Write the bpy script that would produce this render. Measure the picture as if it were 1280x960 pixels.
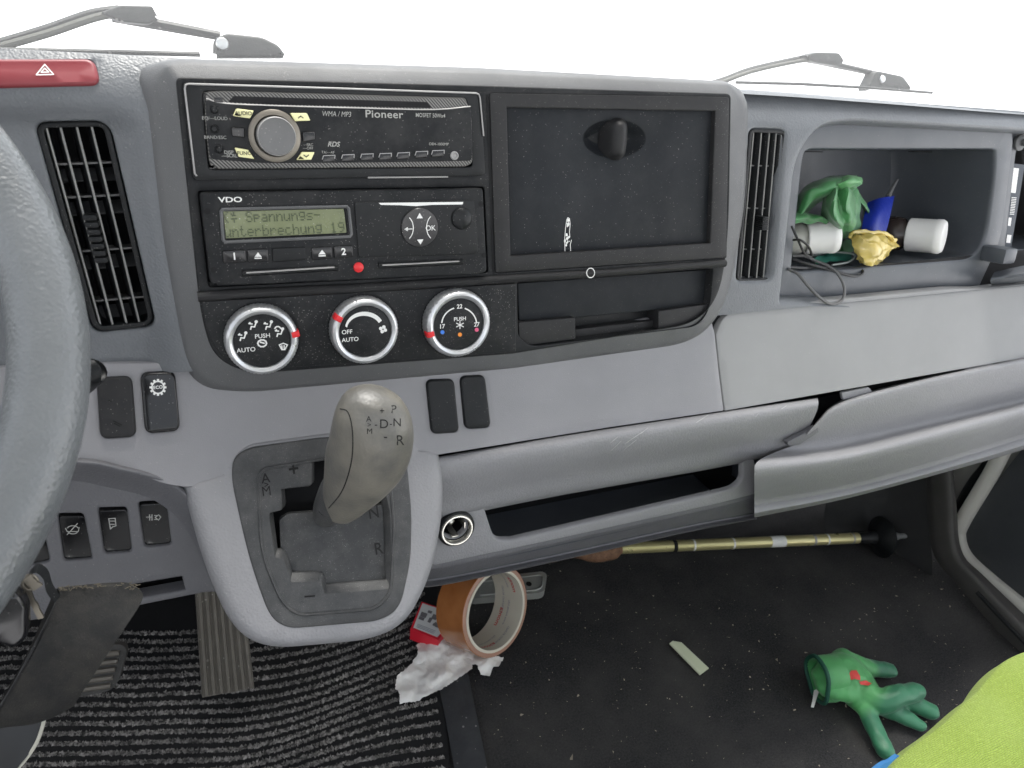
import bpy, bmesh, math, random
from mathutils import Vector, Matrix, geometry, noise
from mathutils.bvhtree import BVHTree
import numpy as np
random.seed(7)
for o in list(bpy.data.objects): bpy.data.objects.remove(o)
S = bpy.context.scene; COL = S.collection
R = math.radians

# ------------------------------------------------------------------ camera
# two frames: W is the world (z is up); D is the dash frame: x along the dash, y into it, z up its face, which leans back 12 degrees
F = 915.0; L = 0.525; TILT = R(12)
def nrm(v): return v/np.linalg.norm(v)
Ex = nrm(np.array([2136., -268., F])); Ed = np.array([-65., 2566., F]); Ed = nrm(Ed-Ed.dot(Ex)*Ex); Ey = np.cross(Ex, Ed)
MD = Matrix.Rotation(-TILT, 4, 'X')          # dash frame -> world
cam = bpy.data.cameras.new('camera'); co = bpy.data.objects.new('camera', cam); COL.objects.link(co)
cam.sensor_width = 36; cam.lens = F/1280*36; cam.clip_start = 0.01; cam.clip_end = 2000
rot = Matrix(((Ex[0], -Ex[1], -Ex[2]), (Ey[0], -Ey[1], -Ey[2]), (-Ed[0], Ed[1], Ed[2])))
co.matrix_world = MD @ Matrix.Translation((0, -L, 0)) @ rot.to_4x4()
cam.dof.use_dof = True; cam.dof.focus_distance = 0.62; cam.dof.aperture_fstop = 16.0
S.camera = co

# ------------------------------------------------------------------ sky, sun, exposure
SUN_EL, SUN_AZ = 72, 20        # degrees; azimuth measured clockwise from +Y
w = bpy.data.worlds.new('World'); S.world = w; w.use_nodes = True
nt = w.node_tree; nt.nodes.clear()
out = nt.nodes.new('ShaderNodeOutputWorld'); bg = nt.nodes.new('ShaderNodeBackground'); sk = nt.nodes.new('ShaderNodeTexSky')
hs = nt.nodes.new('ShaderNodeHueSaturation'); hs.inputs['Saturation'].default_value = 0.30
sk.sky_type = 'NISHITA'; sk.sun_disc = False; sk.sun_elevation = R(SUN_EL); sk.sun_rotation = R(SUN_AZ); sk.air_density = 1.5; sk.dust_density = 3
nt.links.new(sk.outputs[0], hs.inputs['Color']); nt.links.new(hs.outputs[0], bg.inputs[0]); nt.links.new(bg.outputs[0], out.inputs[0])
bg.inputs[1].default_value = 0.125
sl = bpy.data.lights.new('sun', 'SUN'); sl.energy = 1.5; sl.angle = R(20); sl.color = (1, .965, .92)
so = bpy.data.objects.new('sun', sl); COL.objects.link(so)
sd = Vector((math.sin(R(SUN_AZ))*math.cos(R(SUN_EL)), math.cos(R(SUN_AZ))*math.cos(R(SUN_EL)), math.sin(R(SUN_EL))))
so.rotation_euler = sd.to_track_quat('Z', 'Y').to_euler()
S.view_settings.view_transform = 'Standard'; S.view_settings.look = 'None'; S.view_settings.gamma = 1; S.view_settings.exposure = 1.72
S.render.resolution_x = 1024; S.render.resolution_y = 768

# ------------------------------------------------------------------ pixel rays
def ray(px, py):
    r = np.array([px-640, py-480, F]); return Vector((r@Ex, r@Ey, -(r@Ed)))
def D(px, py, Y=0.0):                # point of the dash frame at depth Y (number or function of x, z)
    v = ray(px, py)
    if callable(Y):
        y = 0.0
        for _ in range(14):
            p = v*((y+L)/v.y); y = y*.3+.7*Y(p.x, p.z)
        Y = y
    p = v*((Y+L)/v.y); return Vector((p.x, Y, p.z))
MD3 = MD.to_3x3(); CW = MD3 @ Vector((0, -L, 0))
def Wz(px, py, z):                   # point of the world frame at height z
    v = MD3 @ ray(px, py); return CW+v*((z-CW.z)/v.z)
def Wx(px, py, x):
    v = MD3 @ ray(px, py); return CW+v*((x-CW.x)/v.x)
def toD(p): return MD3.transposed() @ p

# ------------------------------------------------------------------ materials
class MatB:
    def __init__(s, name):
        s.m = bpy.data.materials.new(name); s.m.use_nodes = True; s.nt = s.m.node_tree; s.b = s.nt.nodes['Principled BSDF']
        s.tc = s.nt.nodes.new('ShaderNodeTexCoord')
    def n(s, t, **k):
        x = s.nt.nodes.new(t)
        for a, v in k.items():
            if a in x.inputs: x.inputs[a].default_value = v
            else: setattr(x, a, v)
        return x
    def l(s, a, b): s.nt.links.new(a, b)
    def ramp(s, src, stops):
        r = s.n('ShaderNodeValToRGB'); e = r.color_ramp.elements
        e[0].position, e[0].color = stops[0][0], (*[stops[0][1]]*3, 1)
        e[1].position, e[1].color = stops[1][0], (*[stops[1][1]]*3, 1)
        s.l(src, r.inputs[0]); return r.outputs[0]
    def mix(s, fac, a, b):
        x = s.n('ShaderNodeMix', data_type='RGBA')
        if isinstance(fac, float): x.inputs[0].default_value = fac
        else: s.l(fac, x.inputs[0])
        for i, v in ((6, a), (7, b)):
            if isinstance(v, tuple): x.inputs[i].default_value = (*v[:3], 1)
            else: s.l(v, x.inputs[i])
        return x.outputs[2]
def plastic(name, col, rough=.5, grain=None, gscale=600, gstr=.4, dust=0., film=.25, spec=.42, metal=0., coat=0., dustcol=(.55, .53, .5), speck=520, var=.12, speckop=.36):
    M = MatB(name); b = M.b
    big = M.n('ShaderNodeTexNoise', Scale=9, Detail=5, Roughness=.6); M.l(M.tc.outputs['Object'], big.inputs['Vector'])
    base = M.mix(M.ramp(big.outputs[0], ((.35, 0), (.7, 1))), tuple(c*(1-var) for c in col), tuple(min(1, c*(1+var)) for c in col))
    if dust > 0:
        fn = M.n('ShaderNodeTexNoise', Scale=38, Detail=8, Roughness=.72); M.l(M.tc.outputs['Object'], fn.inputs['Vector'])
        fac = M.n('ShaderNodeMath', operation='MULTIPLY'); M.l(M.ramp(fn.outputs[0], ((.42, 0), (.78, 1))), fac.inputs[0]); fac.inputs[1].default_value = film*dust*.32
        base = M.mix(fac.outputs[0], base, dustcol)
        for sc, rad, keep in ((speck, .12, .94), (speck*2.3, .24, .80), (speck*.33, .022, .90)):
            v = M.n('ShaderNodeTexVoronoi', Scale=sc); M.l(M.tc.outputs['Object'], v.inputs['Vector'])
            sx = M.n('ShaderNodeSeparateColor'); M.l(v.outputs['Color'], sx.inputs[0])
            k = M.n('ShaderNodeMath', operation='GREATER_THAN'); M.l(sx.outputs[0], k.inputs[0]); k.inputs[1].default_value = 1-(1-keep)*dust
            rr = M.n('ShaderNodeMath', operation='MULTIPLY'); M.l(sx.outputs[1], rr.inputs[0]); rr.inputs[1].default_value = rad*1.6
            d = M.n('ShaderNodeMath', operation='LESS_THAN'); M.l(v.outputs['Distance'], d.inputs[0]); M.l(rr.outputs[0], d.inputs[1])
            q0_ = M.n('ShaderNodeMath', operation='MULTIPLY'); M.l(k.outputs[0], q0_.inputs[0]); M.l(d.outputs[0], q0_.inputs[1])
            q = M.n('ShaderNodeMath', operation='MULTIPLY'); M.l(q0_.outputs[0], q.inputs[0]); M.l(M.ramp(fn.outputs[0], ((.38, .15), (.58, 1))), q.inputs[1])
            q2 = M.n('ShaderNodeMath', operation='MULTIPLY'); M.l(q.outputs[0], q2.inputs[0]); q2.inputs[1].default_value = speckop
            base = M.mix(q2.outputs[0], base, dustcol)
    M.l(base, b.inputs['Base Color'])
    rn = M.n('ShaderNodeTexNoise', Scale=60, Detail=4); M.l(M.tc.outputs['Object'], rn.inputs['Vector'])
    mr = M.n('ShaderNodeMapRange'); mr.inputs['To Min'].default_value = max(.03, rough-.10); mr.inputs['To Max'].default_value = min(1, rough+.12)
    M.l(rn.outputs[0], mr.inputs['Value']); M.l(mr.outputs[0], b.inputs['Roughness'])
    b.inputs['Specular IOR Level'].default_value = spec; b.inputs['Metallic'].default_value = metal; b.inputs['Coat Weight'].default_value = coat
    if grain:
        bp = M.n('ShaderNodeBump', Strength=min(1, gstr*1.4), Distance=.0009 if grain == 'leather' else .0005)
        if grain == 'leather':
            wv = M.n('ShaderNodeTexNoise', Scale=gscale*.35, Detail=3); M.l(M.tc.outputs['Object'], wv.inputs['Vector'])
            ad = M.n('ShaderNodeVectorMath', operation='MULTIPLY_ADD'); M.l(wv.outputs[1], ad.inputs[0]); ad.inputs[1].default_value = (.0022,)*3; M.l(M.tc.outputs['Object'], ad.inputs[2])
            v = M.n('ShaderNodeTexVoronoi', feature='SMOOTH_F1', Scale=gscale); M.l(ad.outputs[0], v.inputs['Vector']); src = v.outputs['Distance']; bp.invert = True
        else:
            v = M.n('ShaderNodeTexNoise', Scale=gscale, Detail=2, Roughness=.6); M.l(M.tc.outputs['Object'], v.inputs['Vector']); src = v.outputs[0]
        M.l(src, bp.inputs['Height']); M.l(bp.outputs[0], b.inputs['Normal'])
    return M.m
def flat(name, col, rough=.5, **k): return plastic(name, col, rough, var=.04, **k)

G = {}
G['pad'] = plastic('blue_grey_leathergrain', (.122, .130, .140), .40, 'leather', 620, .26, dust=.08, film=.25)
G['bez_side'] = plastic('bezel_rim', (.100, .102, .105), .48, 'fine', 1500, .35, dust=.3)
G['black'] = plastic('black_satin', (.012, .013, .0145), .46, 'fine', 1900, .22, spec=.17, dust=.75, film=.16)
G['black2'] = plastic('black_clean', (.010, .011, .012), .38, 'fine', 1500, .12, spec=.22, dust=.35, film=.1)
G['door'] = plastic('black_door', (.013, .015, .018), .5, 'fine', 2000, .25, spec=.17, dust=.5, film=.10)
G['frame'] = plastic('charcoal_frame', (.022, .022, .023), .46, 'fine', 1800, .2, spec=.20, dust=.35, film=.12)
G['slat_edge'] = plastic('lit_slat_edge', (.22, .22, .21), .45, None, dust=.3)  # light catching the slat fronts put into the colour, under dust specks
G['slat'] = plastic('vent_slat', (.10, .10, .10), .38, None, dust=.3)
G['gloss'] = plastic('gloss_black', (.008, .008, .009), .16, None, dust=.3, film=.1)
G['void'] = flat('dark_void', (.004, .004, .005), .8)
G['grey'] = plastic('grey_band', (.225, .223, .234), .50, 'fine', 1300, .22, dust=.10, film=.5, speck=520, var=.05)
G['greyw'] = plastic('grey_wing', (.235, .236, .236), .54, 'fine', 1500, .16, dust=.10, film=.5, speck=520, var=.05)
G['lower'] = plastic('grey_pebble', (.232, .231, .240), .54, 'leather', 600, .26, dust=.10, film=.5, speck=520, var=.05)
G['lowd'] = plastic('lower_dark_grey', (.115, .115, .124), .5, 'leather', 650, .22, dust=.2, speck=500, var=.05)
G['cub'] = plastic('cubby_blue_grey', (.070, .077, .088), .36, 'fine', 1500, .1, dust=.2, speck=500)
G['plate'] = plastic('gear_plate', (.040, .041, .042), .42, 'fine', 1100, .4, dust=.7, film=.4, speck=800, speckop=.35)
G['plate2'] = plastic('gear_slide', (.024, .025, .026), .42, 'fine', 1500, .2, dust=.8, film=.3, speck=800, speckop=.4)
G['white'] = flat('white_print', (.72, .72, .70), .6)
G['dimwhite'] = flat('worn_print', (.34, .34, .32), .6)
G['inkdark'] = flat('dark_ink', (.006, .006, .006), .8)
G['silver'] = plastic('satin_silver', (.62, .63, .64), .30, 'fine', 2500, .06, metal=.75, var=.03)
G['silverline'] = plastic('silver_edge', (.30, .295, .29), .4, None, metal=.1, var=.05)
G['red'] = flat('marker_red', (.62, .02, .025), .4)
G['hazard'] = plastic('hazard_red', (.21, .034, .042), .36, None, dust=.15, var=.05, speck=150)
G['lime'] = flat('button_yellow', (.80, .77, .42), .45, dust=.3)
G['lcd'] = plastic('lcd_green', (.115, .140, .045), .28, None, dust=.5, film=.3, coat=.3)
G['lcdink'] = flat('lcd_ink', (.035, .050, .014), .4)
G['knobgrey'] = plastic('worn_volume_knob', (.12, .12, .12), .38, 'fine', 700, .15, dust=.6, metal=.2)
G['bronze'] = plastic('bronze_ring', (.20, .18, .15), .4, None, dust=.4, metal=.4)
G['blue'] = flat('blue_dot', (.04, .17, .60), .4); G['orange'] = flat('orange_dot', (.75, .25, .03), .4); G['pink'] = flat('pink_dot', (.62, .10, .20), .4)
G['chrome'] = flat('chrome_ring', (.72, .70, .64), .22, metal=.9)
G['white_plastic'] = plastic('white_plastic', (.72, .71, .69), .35, None, dust=.1, var=.05)

# ------------------------------------------------------------------ object helpers
def mesh_obj(name, vs, fs, mat, smooth=True, recalc=True):
    me = bpy.data.meshes.new(name); me.from_pydata([tuple(v) for v in vs], [], fs)
    if recalc:
        bm = bmesh.new(); bm.from_mesh(me); bmesh.ops.remove_doubles(bm, verts=bm.verts, dist=1e-6); bmesh.ops.recalc_face_normals(bm, faces=bm.faces)
        bm.to_mesh(me); bm.free()
    if smooth:
        me.polygons.foreach_set('use_smooth', [True]*len(me.polygons))
        me.set_sharp_from_angle(angle=R(42))
    if mat: me.materials.append(mat)
    o = bpy.data.objects.new(name, me); COL.objects.link(o); return o
class Thing:                                       # an Empty that parents its parts; frame 'D' or 'W'
    def __init__(s, name, label, cat, loc, frame='D', group=None):
        s.loc = Vector(loc); o = bpy.data.objects.new(name, None); COL.objects.link(o); s.o = o
        o.matrix_world = (MD if frame == 'D' else Matrix.Identity(4)) @ Matrix.Translation(s.loc)
        s.mw = o.matrix_world.copy(); s.frame = frame; o.empty_display_size = .02
        o['label'] = label; o['category'] = cat
        if group: o['group'] = group
    def part(s, name, geo, mat, parent=None, smooth=True, label=None, stuff=False, recalc=True):
        vs, fs = geo; vs = [Vector(v)-s.loc for v in vs]
        o = mesh_obj(name, vs, fs, mat, smooth, recalc); o.parent = parent or s.o
        if label: o['label'] = label
        if stuff: o['kind'] = 'stuff'
        return o
def single(name, geo, mat, label, cat, loc, frame='W', kind=None, group=None, smooth=True, recalc=True):
    loc = Vector(loc); vs, fs = geo
    o = mesh_obj(name, [Vector(v)-loc for v in vs], fs, mat, smooth, recalc)
    o.matrix_world = (MD if frame == 'D' else Matrix.Identity(4)) @ Matrix.Translation(loc)
    if kind: o['kind'] = kind
    if label: o['label'] = label
    if cat: o['category'] = cat
    if group: o['group'] = group
    return o
def join(*gs):
    vs, fs = [], []
    for g in gs:
        n = len(vs); vs += list(g[0]); fs += [tuple(i+n for i in f) for f in g[1]]
    return vs, fs

# 2D outlines ------------------------------------------------------------
def rnd(pts, r, n=5):                               # round the corners of a polygon (r: number or list)
    out = []; N = len(pts)
    for i, p in enumerate(pts):
        p = Vector(p[:2]); a = Vector(pts[i-1][:2]); b = Vector(pts[(i+1) % N][:2])
        rr = r[i] if isinstance(r, (list, tuple)) else r
        if rr <= 0: out.append(p); continue
        da = min(rr, (a-p).length*.49); db = min(rr, (b-p).length*.49)
        A = p+(a-p).normalized()*da; B = p+(b-p).normalized()*db
        for k in range(n+1):
            t = k/n; out.append(A*(1-t)**2+p*2*t*(1-t)+B*t*t)
    return out
def dens(pts, step):
    out = []; N = len(pts)
    for i in range(N):
        a = Vector(pts[i]); b = Vector(pts[(i+1) % N]); n = max(1, int((b-a).length/step))
        for k in range(n): out.append(a.lerp(b, k/n))
    return out
def area(p): return .5*sum(p[i-1][0]*p[i][1]-p[i][0]*p[i-1][1] for i in range(len(p)))
def ccw(p): return p if area(p) > 0 else p[::-1]
def clean(p, eps=2e-5):
    q = [p[0]]
    for v in p[1:]:
        if (v-q[-1]).length > eps: q.append(v)
    if (q[0]-q[-1]).length < eps: q.pop()
    return q
def offset(p, d):                                   # p ccw, d > 0 grows it
    out = []; N = len(p)
    for i in range(N):
        e1 = (p[i]-p[i-1]).normalized(); e2 = (p[(i+1) % N]-p[i]).normalized()
        n1 = Vector((e1.y, -e1.x)); n2 = Vector((e2.y, -e2.x)); n = (n1+n2)
        if n.length < 1e-6: n = n1
        n.normalize(); c = max(.5, n.dot(n1)); out.append(p[i]+n*(d/c))
    return out
def px2(pts, Y=0.0, r=0, n=5, step=.006):           # pixel polygon (rounded in pixels) -> dash x,z outline on Y
    q = rnd([Vector(p) for p in pts], r, n) if r else [Vector(p) for p in pts]
    out = []
    for p in q:
        d = D(p.x, p.y, Y); out.append(Vector((d.x, d.z)))
    return clean(dens(ccw(clean(out)), step))
def pip(P, poly):
    x, y = P[:, 0], P[:, 1]; c = np.zeros(len(P), bool); n = len(poly)
    for i in range(n):
        x1, y1 = poly[i-1]; x2, y2 = poly[i]
        k = ((y1 > y) != (y2 > y)); c ^= k & (x < (x2-x1)*(y-y1)/((y2-y1) if y2 != y1 else 1e-12)+x1)
    return c
def sheet(outer, holes=(), h=0.0, step=.008, op=((0, 0),), hp=None, grid=True, osc=None):
    """face on depth h(x,z) with edges rolled back: op/hp lists of (outward offset, depth) in mm"""
    H = h if callable(h) else (lambda x, z: h)
    outer = ccw(outer); holes = [ccw(q) for q in holes]; loops = [outer]+holes
    V = []; E = []
    for lp in loops:
        n0 = len(V); V += [Vector(p) for p in lp]; E += [(n0+i, n0+(i+1) % len(lp)) for i in range(len(lp))]
    if grid and callable(h):
        A = np.array([tuple(p) for p in outer]); lo = A.min(0); hi = A.max(0)
        gx, gz = np.meshgrid(np.arange(lo[0]+step/2, hi[0], step), np.arange(lo[1]+step/2, hi[1], step)); P = np.stack([gx.ravel(), gz.ravel()], 1)
        ok = pip(P, [tuple(p) for p in offset(outer, -step*.35)])
        for q in holes: ok &= ~pip(P, [tuple(p) for p in offset(q, step*.35)])
        V += [Vector(p) for p in P[ok]]
    vo, eo, fo, _, _, _ = geometry.delaunay_2d_cdt(V, E, [], 0, 1e-7)
    C = np.array([[sum(vo[i].x for i in f)/3, sum(vo[i].y for i in f)/3] for f in fo])
    ok = pip(C, [tuple(p) for p in outer])
    for q in holes: ok &= ~pip(C, [tuple(p) for p in q])
    vs = [Vector((p.x, H(p.x, p.y), p.y)) for p in vo]; fs = [tuple(f) for f, k in zip(fo, ok) if k]
    def rings(lp, prof, sgn):
        base = None
        for off, dy in prof:
            q = offset(lp, sgn*off/1000) if off else lp
            if osc and sgn > 0: q = [Vector((b.x+(a.x-b.x)*osc[0], b.y+(a.y-b.y)*(osc[1] if a.y > b.y else osc[2]))) for a, b in zip(q, lp)]
            cur = len(vs); vs.extend(Vector((a.x, H(b.x, b.y)+dy/1000, a.y)) for a, b in zip(q, lp))
            if base is not None:
                m = len(lp)
                for i in range(m):
                    j = (i+1) % m; fs.append((base+i, base+j, cur+j, cur+i) if sgn > 0 else (base+j, base+i, cur+i, cur+j))
            base = cur
    rings(outer, ((0, 0),)+tuple(op), 1)
    for q in holes: rings(q, ((0, 0),)+tuple(hp or op), -1)
    return vs, fs
def lip(r, deep): return ((r*.38, r*.08), (r*.7, r*.3), (r*.92, r*.62), (r, r), (r, deep))
def slab(pts, Y=0.0, r=0, thick=3.0, bev=1.0, n=5):
    """raised plate: pixel outline is its outer silhouette; front at Y"""
    o = ccw(px2(pts, Y, r, n)); b = bev/1000
    return sheet(offset(o, -b) if b else o, (), Y, op=lip(bev, thick) if bev else ((0, thick),), grid=False)
def slab2(o, Y, thick, bev):
    o = ccw(clean(o)); return sheet(offset(o, -bev/1000), (), Y, op=lip(bev, thick), grid=False)
def circ(cx, cz, rx, rz=None, n=40, a0=0):
    rz = rz or rx; return [Vector((cx+rx*math.cos(a0+2*math.pi*i/n), cz+rz*math.sin(a0+2*math.pi*i/n))) for i in range(n)]
def tube(path, rad, seg=10, cap=True, closed=False, flatk=1.0):
    path = [Vector(p) for p in path]; N = len(path); vs = []; fs = []; up = Vector((.13, .21, 1)).normalized(); prev = None
    for i, p in enumerate(path):
        if closed: t = (path[(i+1) % N]-path[i-1]).normalized()
        else: t = (path[min(i+1, N-1)]-path[max(i-1, 0)]).normalized()
        if prev is None: a = t.cross(up).normalized()
        else: a = (prev-t*prev.dot(t)).normalized()
        prev = a; b = t.cross(a); r = rad[i] if isinstance(rad, (list, tuple)) else rad
        for k in range(seg):
            an = 2*math.pi*k/seg; vs.append(p+a*(math.cos(an)*r)+b*(math.sin(an)*r*flatk))
    for i in range(N if closed else N-1):
        j = (i+1) % N
        for k in range(seg):
            l = (k+1) % seg; fs.append((i*seg+k, i*seg+l, j*seg+l, j*seg+k))
    if cap and not closed: fs.append(tuple(range(seg))[::-1]); fs.append(tuple((N-1)*seg+k for k in range(seg)))
    return vs, fs
def cat(pts, n=8, closed=False):                    # Catmull-Rom
    pts = [Vector(p) for p in pts]; N = len(pts); out = []
    for i in range(N if closed else N-1):
        p1, p2 = pts[i], pts[(i+1) % N]
        p0 = pts[i-1] if (closed or i > 0) else p1*2-p2; p3 = pts[(i+2) % N] if (closed or i+2 < N) else p2*2-p1
        for k in range(n):
            t = k/n; out.append(.5*((2*p1)+(p2-p0)*t+(2*p0-5*p1+4*p2-p3)*t*t+(3*p1-p0-3*p2+p3)*t**3))
    if not closed: out.append(pts[-1])
    return out
def basis(ax):
    ax = Vector(ax).normalized(); u = ax.cross(Vector((0, 0, 1)) if abs(ax.z) < .9 else Vector((1, 0, 0))).normalized(); return u, ax.cross(u), ax
def lathe(prof, o, ax=(0, -1, 0), seg=40, mod=None, cap=True):
    """prof: (radius, height along axis)"""
    u, v, a = basis(ax); o = Vector(o); vs = []; fs = []; n = len(prof)
    for j, (r, hh) in enumerate(prof):
        for k in range(seg):
            an = 2*math.pi*k/seg; rr = r*(mod(j, an) if mod else 1); vs.append(o+u*(math.cos(an)*rr)+v*(math.sin(an)*rr)+a*hh)
    for j in range(n-1):
        for k in range(seg):
            l = (k+1) % seg; fs.append((j*seg+k, j*seg+l, (j+1)*seg+l, (j+1)*seg+k))
    if cap and prof[0][0] > 1e-6: fs.append(tuple(range(seg))[::-1])
    if cap and prof[-1][0] > 1e-6: fs.append(tuple((n-1)*seg+k for k in range(seg)))
    return vs, fs
def box(c, s, ax=None, bev=0.0, seg=2):
    """c centre, s full size, ax: 3 unit vectors"""
    bm = bmesh.new(); bmesh.ops.create_cube(bm, size=1); bmesh.ops.scale(bm, vec=s, verts=bm.verts)
    if bev: bmesh.ops.bevel(bm, geom=list(bm.edges), offset=bev, segments=seg, affect='EDGES', profile=.6)
    ax = ax or (Vector((1, 0, 0)), Vector((0, 1, 0)), Vector((0, 0, 1))); c = Vector(c)
    vs = [c+ax[0]*v.co.x+ax[1]*v.co.y+ax[2]*v.co.z for v in bm.verts]; fs = [tuple(v.index for v in f.verts) for f in bm.faces]; bm.free(); return vs, fs
def loft(rows, nu=60, sub=5, back=None):
    """rows: lists of 3D points; smooth across and along"""
    rr = []
    for r in rows:
        c = cat(r, 12); d = [0]
        for i in range(1, len(c)): d.append(d[-1]+(c[i]-c[i-1]).length)
        o = []; j = 0
        for k in range(nu+1):
            t = d[-1]*k/nu
            while j < len(d)-2 and d[j+1] < t: j += 1
            f = (t-d[j])/max(1e-9, d[j+1]-d[j]); o.append(c[j].lerp(c[j+1], min(1, max(0, f))))
        rr.append(o)
    cols = [cat([r[k] for r in rr], sub) for k in range(nu+1)]; m = len(cols[0])
    vs = [p for c in cols for p in c]
    fs = [(k*m+j, (k+1)*m+j, (k+1)*m+j+1, k*m+j+1) for k in range(nu) for j in range(m-1)]
    return vs, fs
def ribbon(lines, wd, Y, lift=.0004):
    """flat printed strokes; lines in pixels"""
    H = Y if callable(Y) else (lambda x, z: Y); vs = []; fs = []
    for ln in lines:
        P = []
        for p in ln: d = D(p[0], p[1], Y); P.append(Vector((d.x, d.z)))
        for a, b in zip(P, P[1:]):
            if (b-a).length < 1e-7: continue
            t = (b-a).normalized(); n = Vector((-t.y, t.x))*wd/2; t = t*wd*.35; k = len(vs)
            for q in (a-t-n, b+t-n, b+t+n, a-t+n): vs.append(Vector((q.x, H(q.x, q.y)-lift, q.y)))
            fs.append((k, k+1, k+2, k+3))
            lift += 2e-6
    return vs, fs
def dpoly(polys, Y, lift=.0004):
    H = Y if callable(Y) else (lambda x, z: Y); vs = []; fs = []
    for pl in polys:
        k = len(vs)
        for p in pl:
            d = D(p[0], p[1], Y); vs.append(Vector((d.x, H(d.x, d.z)-lift, d.z)))
        fs.append(tuple(range(k, k+len(pl))))
    return vs, fs
def arc(cx, cy, r, a0, a1, n=14, ky=1): return [(cx+r*math.cos(R(a0+(a1-a0)*i/n)), cy-ky*r*math.sin(R(a0+(a1-a0)*i/n))) for i in range(n+1)]
_tc = {}
def text2(s, size, bold=0.0, sx=1.0, shear=0.0, spacing=1.0, align='CENTER'):
    key = (s, bold, shear, spacing, align)
    if key not in _tc:
        c = bpy.data.curves.new('t', 'FONT'); c.body = s; c.size = 1; c.align_x = align; c.align_y = 'CENTER'; c.offset = bold; c.shear = shear; c.space_character = spacing; c.resolution_u = 4
        o = bpy.data.objects.new('t', c); COL.objects.link(o); bpy.context.view_layer.update()
        me = bpy.data.meshes.new_from_object(o.evaluated_get(bpy.context.evaluated_depsgraph_get()))
        _tc[key] = ([(v.co.x, v.co.y) for v in me.vertices], [tuple(p.vertices) for p in me.polygons])
        bpy.data.objects.remove(o); bpy.data.curves.remove(c); bpy.data.meshes.remove(me)
    v, f = _tc[key]; return [(x*size*sx, y*size) for x, y in v], f
def text(s, px, py, Y, size, bold=0.0, sx=1.0, lift=.0004, rot=0, **k):
    v, f = text2(s, size, bold, sx, **k); c = D(px, py, Y); H = Y if callable(Y) else (lambda x, z: Y); cr, sr = math.cos(R(rot)), math.sin(R(rot))
    vs = []
    for x, y in v:
        X = c.x+x*cr-y*sr; Z = c.z+x*sr+y*cr; vs.append(Vector((X, H(X, Z)-lift, Z)))
    return vs, f
def pxm(px, py, Y): return (D(px+5, py, Y)-D(px-5, py, Y)).length/10   # metres per pixel along x at a point

# ------------------------------------------------------------------ outdoors
def burnt_white():
    M = MatB('burnt_out_ground'); n = M.n('ShaderNodeTexNoise', Scale=.8, Detail=6); M.l(M.tc.outputs['Object'], n.inputs['Vector'])
    M.l(M.mix(M.ramp(n.outputs[0], ((.3, 0), (.7, 1))), (.78, .78, .78), (.88, .88, .88)), M.b.inputs['Base Color']); M.b.inputs['Roughness'].default_value = .9; return M.m
gr_v = [Vector((a*math.cos(t), a*math.sin(t), -2.0+(.0011*(a-30)**2 if a > 30 else 0))) for a in (.5, 8, 30, 50, 80, 120, 170, 230) for t in [k*math.pi/24 for k in range(48)]]
gr_f = [(j_*48+k, j_*48+(k+1) % 48, (j_+1)*48+(k+1) % 48, (j_+1)*48+k) for j_ in range(7) for k in range(48)]+[tuple(range(48))]
single('ground', (gr_v, gr_f), burnt_white(), None, None, (0, 0, -2.0), kind='structure')  # near-white colour and raised far rim added so the view outside burns out

liner = bpy.data.materials.new('pale_headliner'); liner.use_nodes = True; liner.node_tree.nodes['Principled BSDF'].inputs['Base Color'].default_value = (.42, .42, .41, 1); liner.node_tree.nodes['Principled BSDF'].inputs['Roughness'].default_value = .95
def wbox(a, b): return box([(x+y)/2 for x, y in zip(a, b)], [y-x for x, y in zip(a, b)])
single('cab_roof', wbox((-.85, -1.35, .78), (1.25, .10, .82)), liner, None, None, (0, 0, .8), kind='structure')
single('cab_rear_wall', wbox((-.85, -1.39, -.69), (1.25, -1.35, -.02)), liner, None, None, (0, -1.37, 0), kind='structure')  # unseen wall, cut low so sky from behind lights the dash front
single('cab_side_wall', wbox((-.87, -1.35, -.69), (-.85, .40, -.10)), liner, None, None, (-.86, -.5, -.4), kind='structure')

# ------------------------------------------------------------------ DASHBOARD
dash = Thing('dashboard', 'grey and black truck dashboard with round climate dials and storage nooks', 'dashboard', (.35, .1, -.26))

# -- central black fascia
radio_h = px2([(229, 104), (600, 115.5), (606.5, 219), (242, 224.5)], 0, 7)
tacho_h = px2([(246, 238), (606, 232.5), (611, 342), (260, 360)], 0, 5)
store_h = px2([(612, 116.5), (912.5, 121.5), (908, 323), (619, 342)], 0, 3)
tray_h = px2([(646, 353), (892, 335), (888, 385), (873, 408), (664, 434), (647, 421)], 0, [2, 4, 14, 14, 12, 8])
fascia_o = px2([(222, 99), (600, 109), (913, 119), (910, 300), (898, 372), (868, 404), (640, 441), (310, 466), (268, 445), (253, 392)], 0, [6, 0, 5, 60, 30, 26, 0, 30, 24, 30], n=8)
dash.part('fascia', sheet(fascia_o, [radio_h, tacho_h, store_h, tray_h], 0.0, op=((.5, .1), (1, .5), (1.2, 1.2)), hp=((.2, .1), (.3, .4), (.3, 18)), grid=False), G['black'])
rim_in = offset(ccw(fascia_o), .0012)
rim_out = px2([(171, 86), (214, 72), (600, 84), (912, 101), (936, 118), (932, 250), (916, 345), (896, 402), (856, 433), (640, 463), (310, 493), (254, 489), (228, 462), (196, 300)], .017, [16, 20, 0, 14, 22, 40, 40, 34, 30, 0, 20, 20, 40, 40], n=8)
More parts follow.
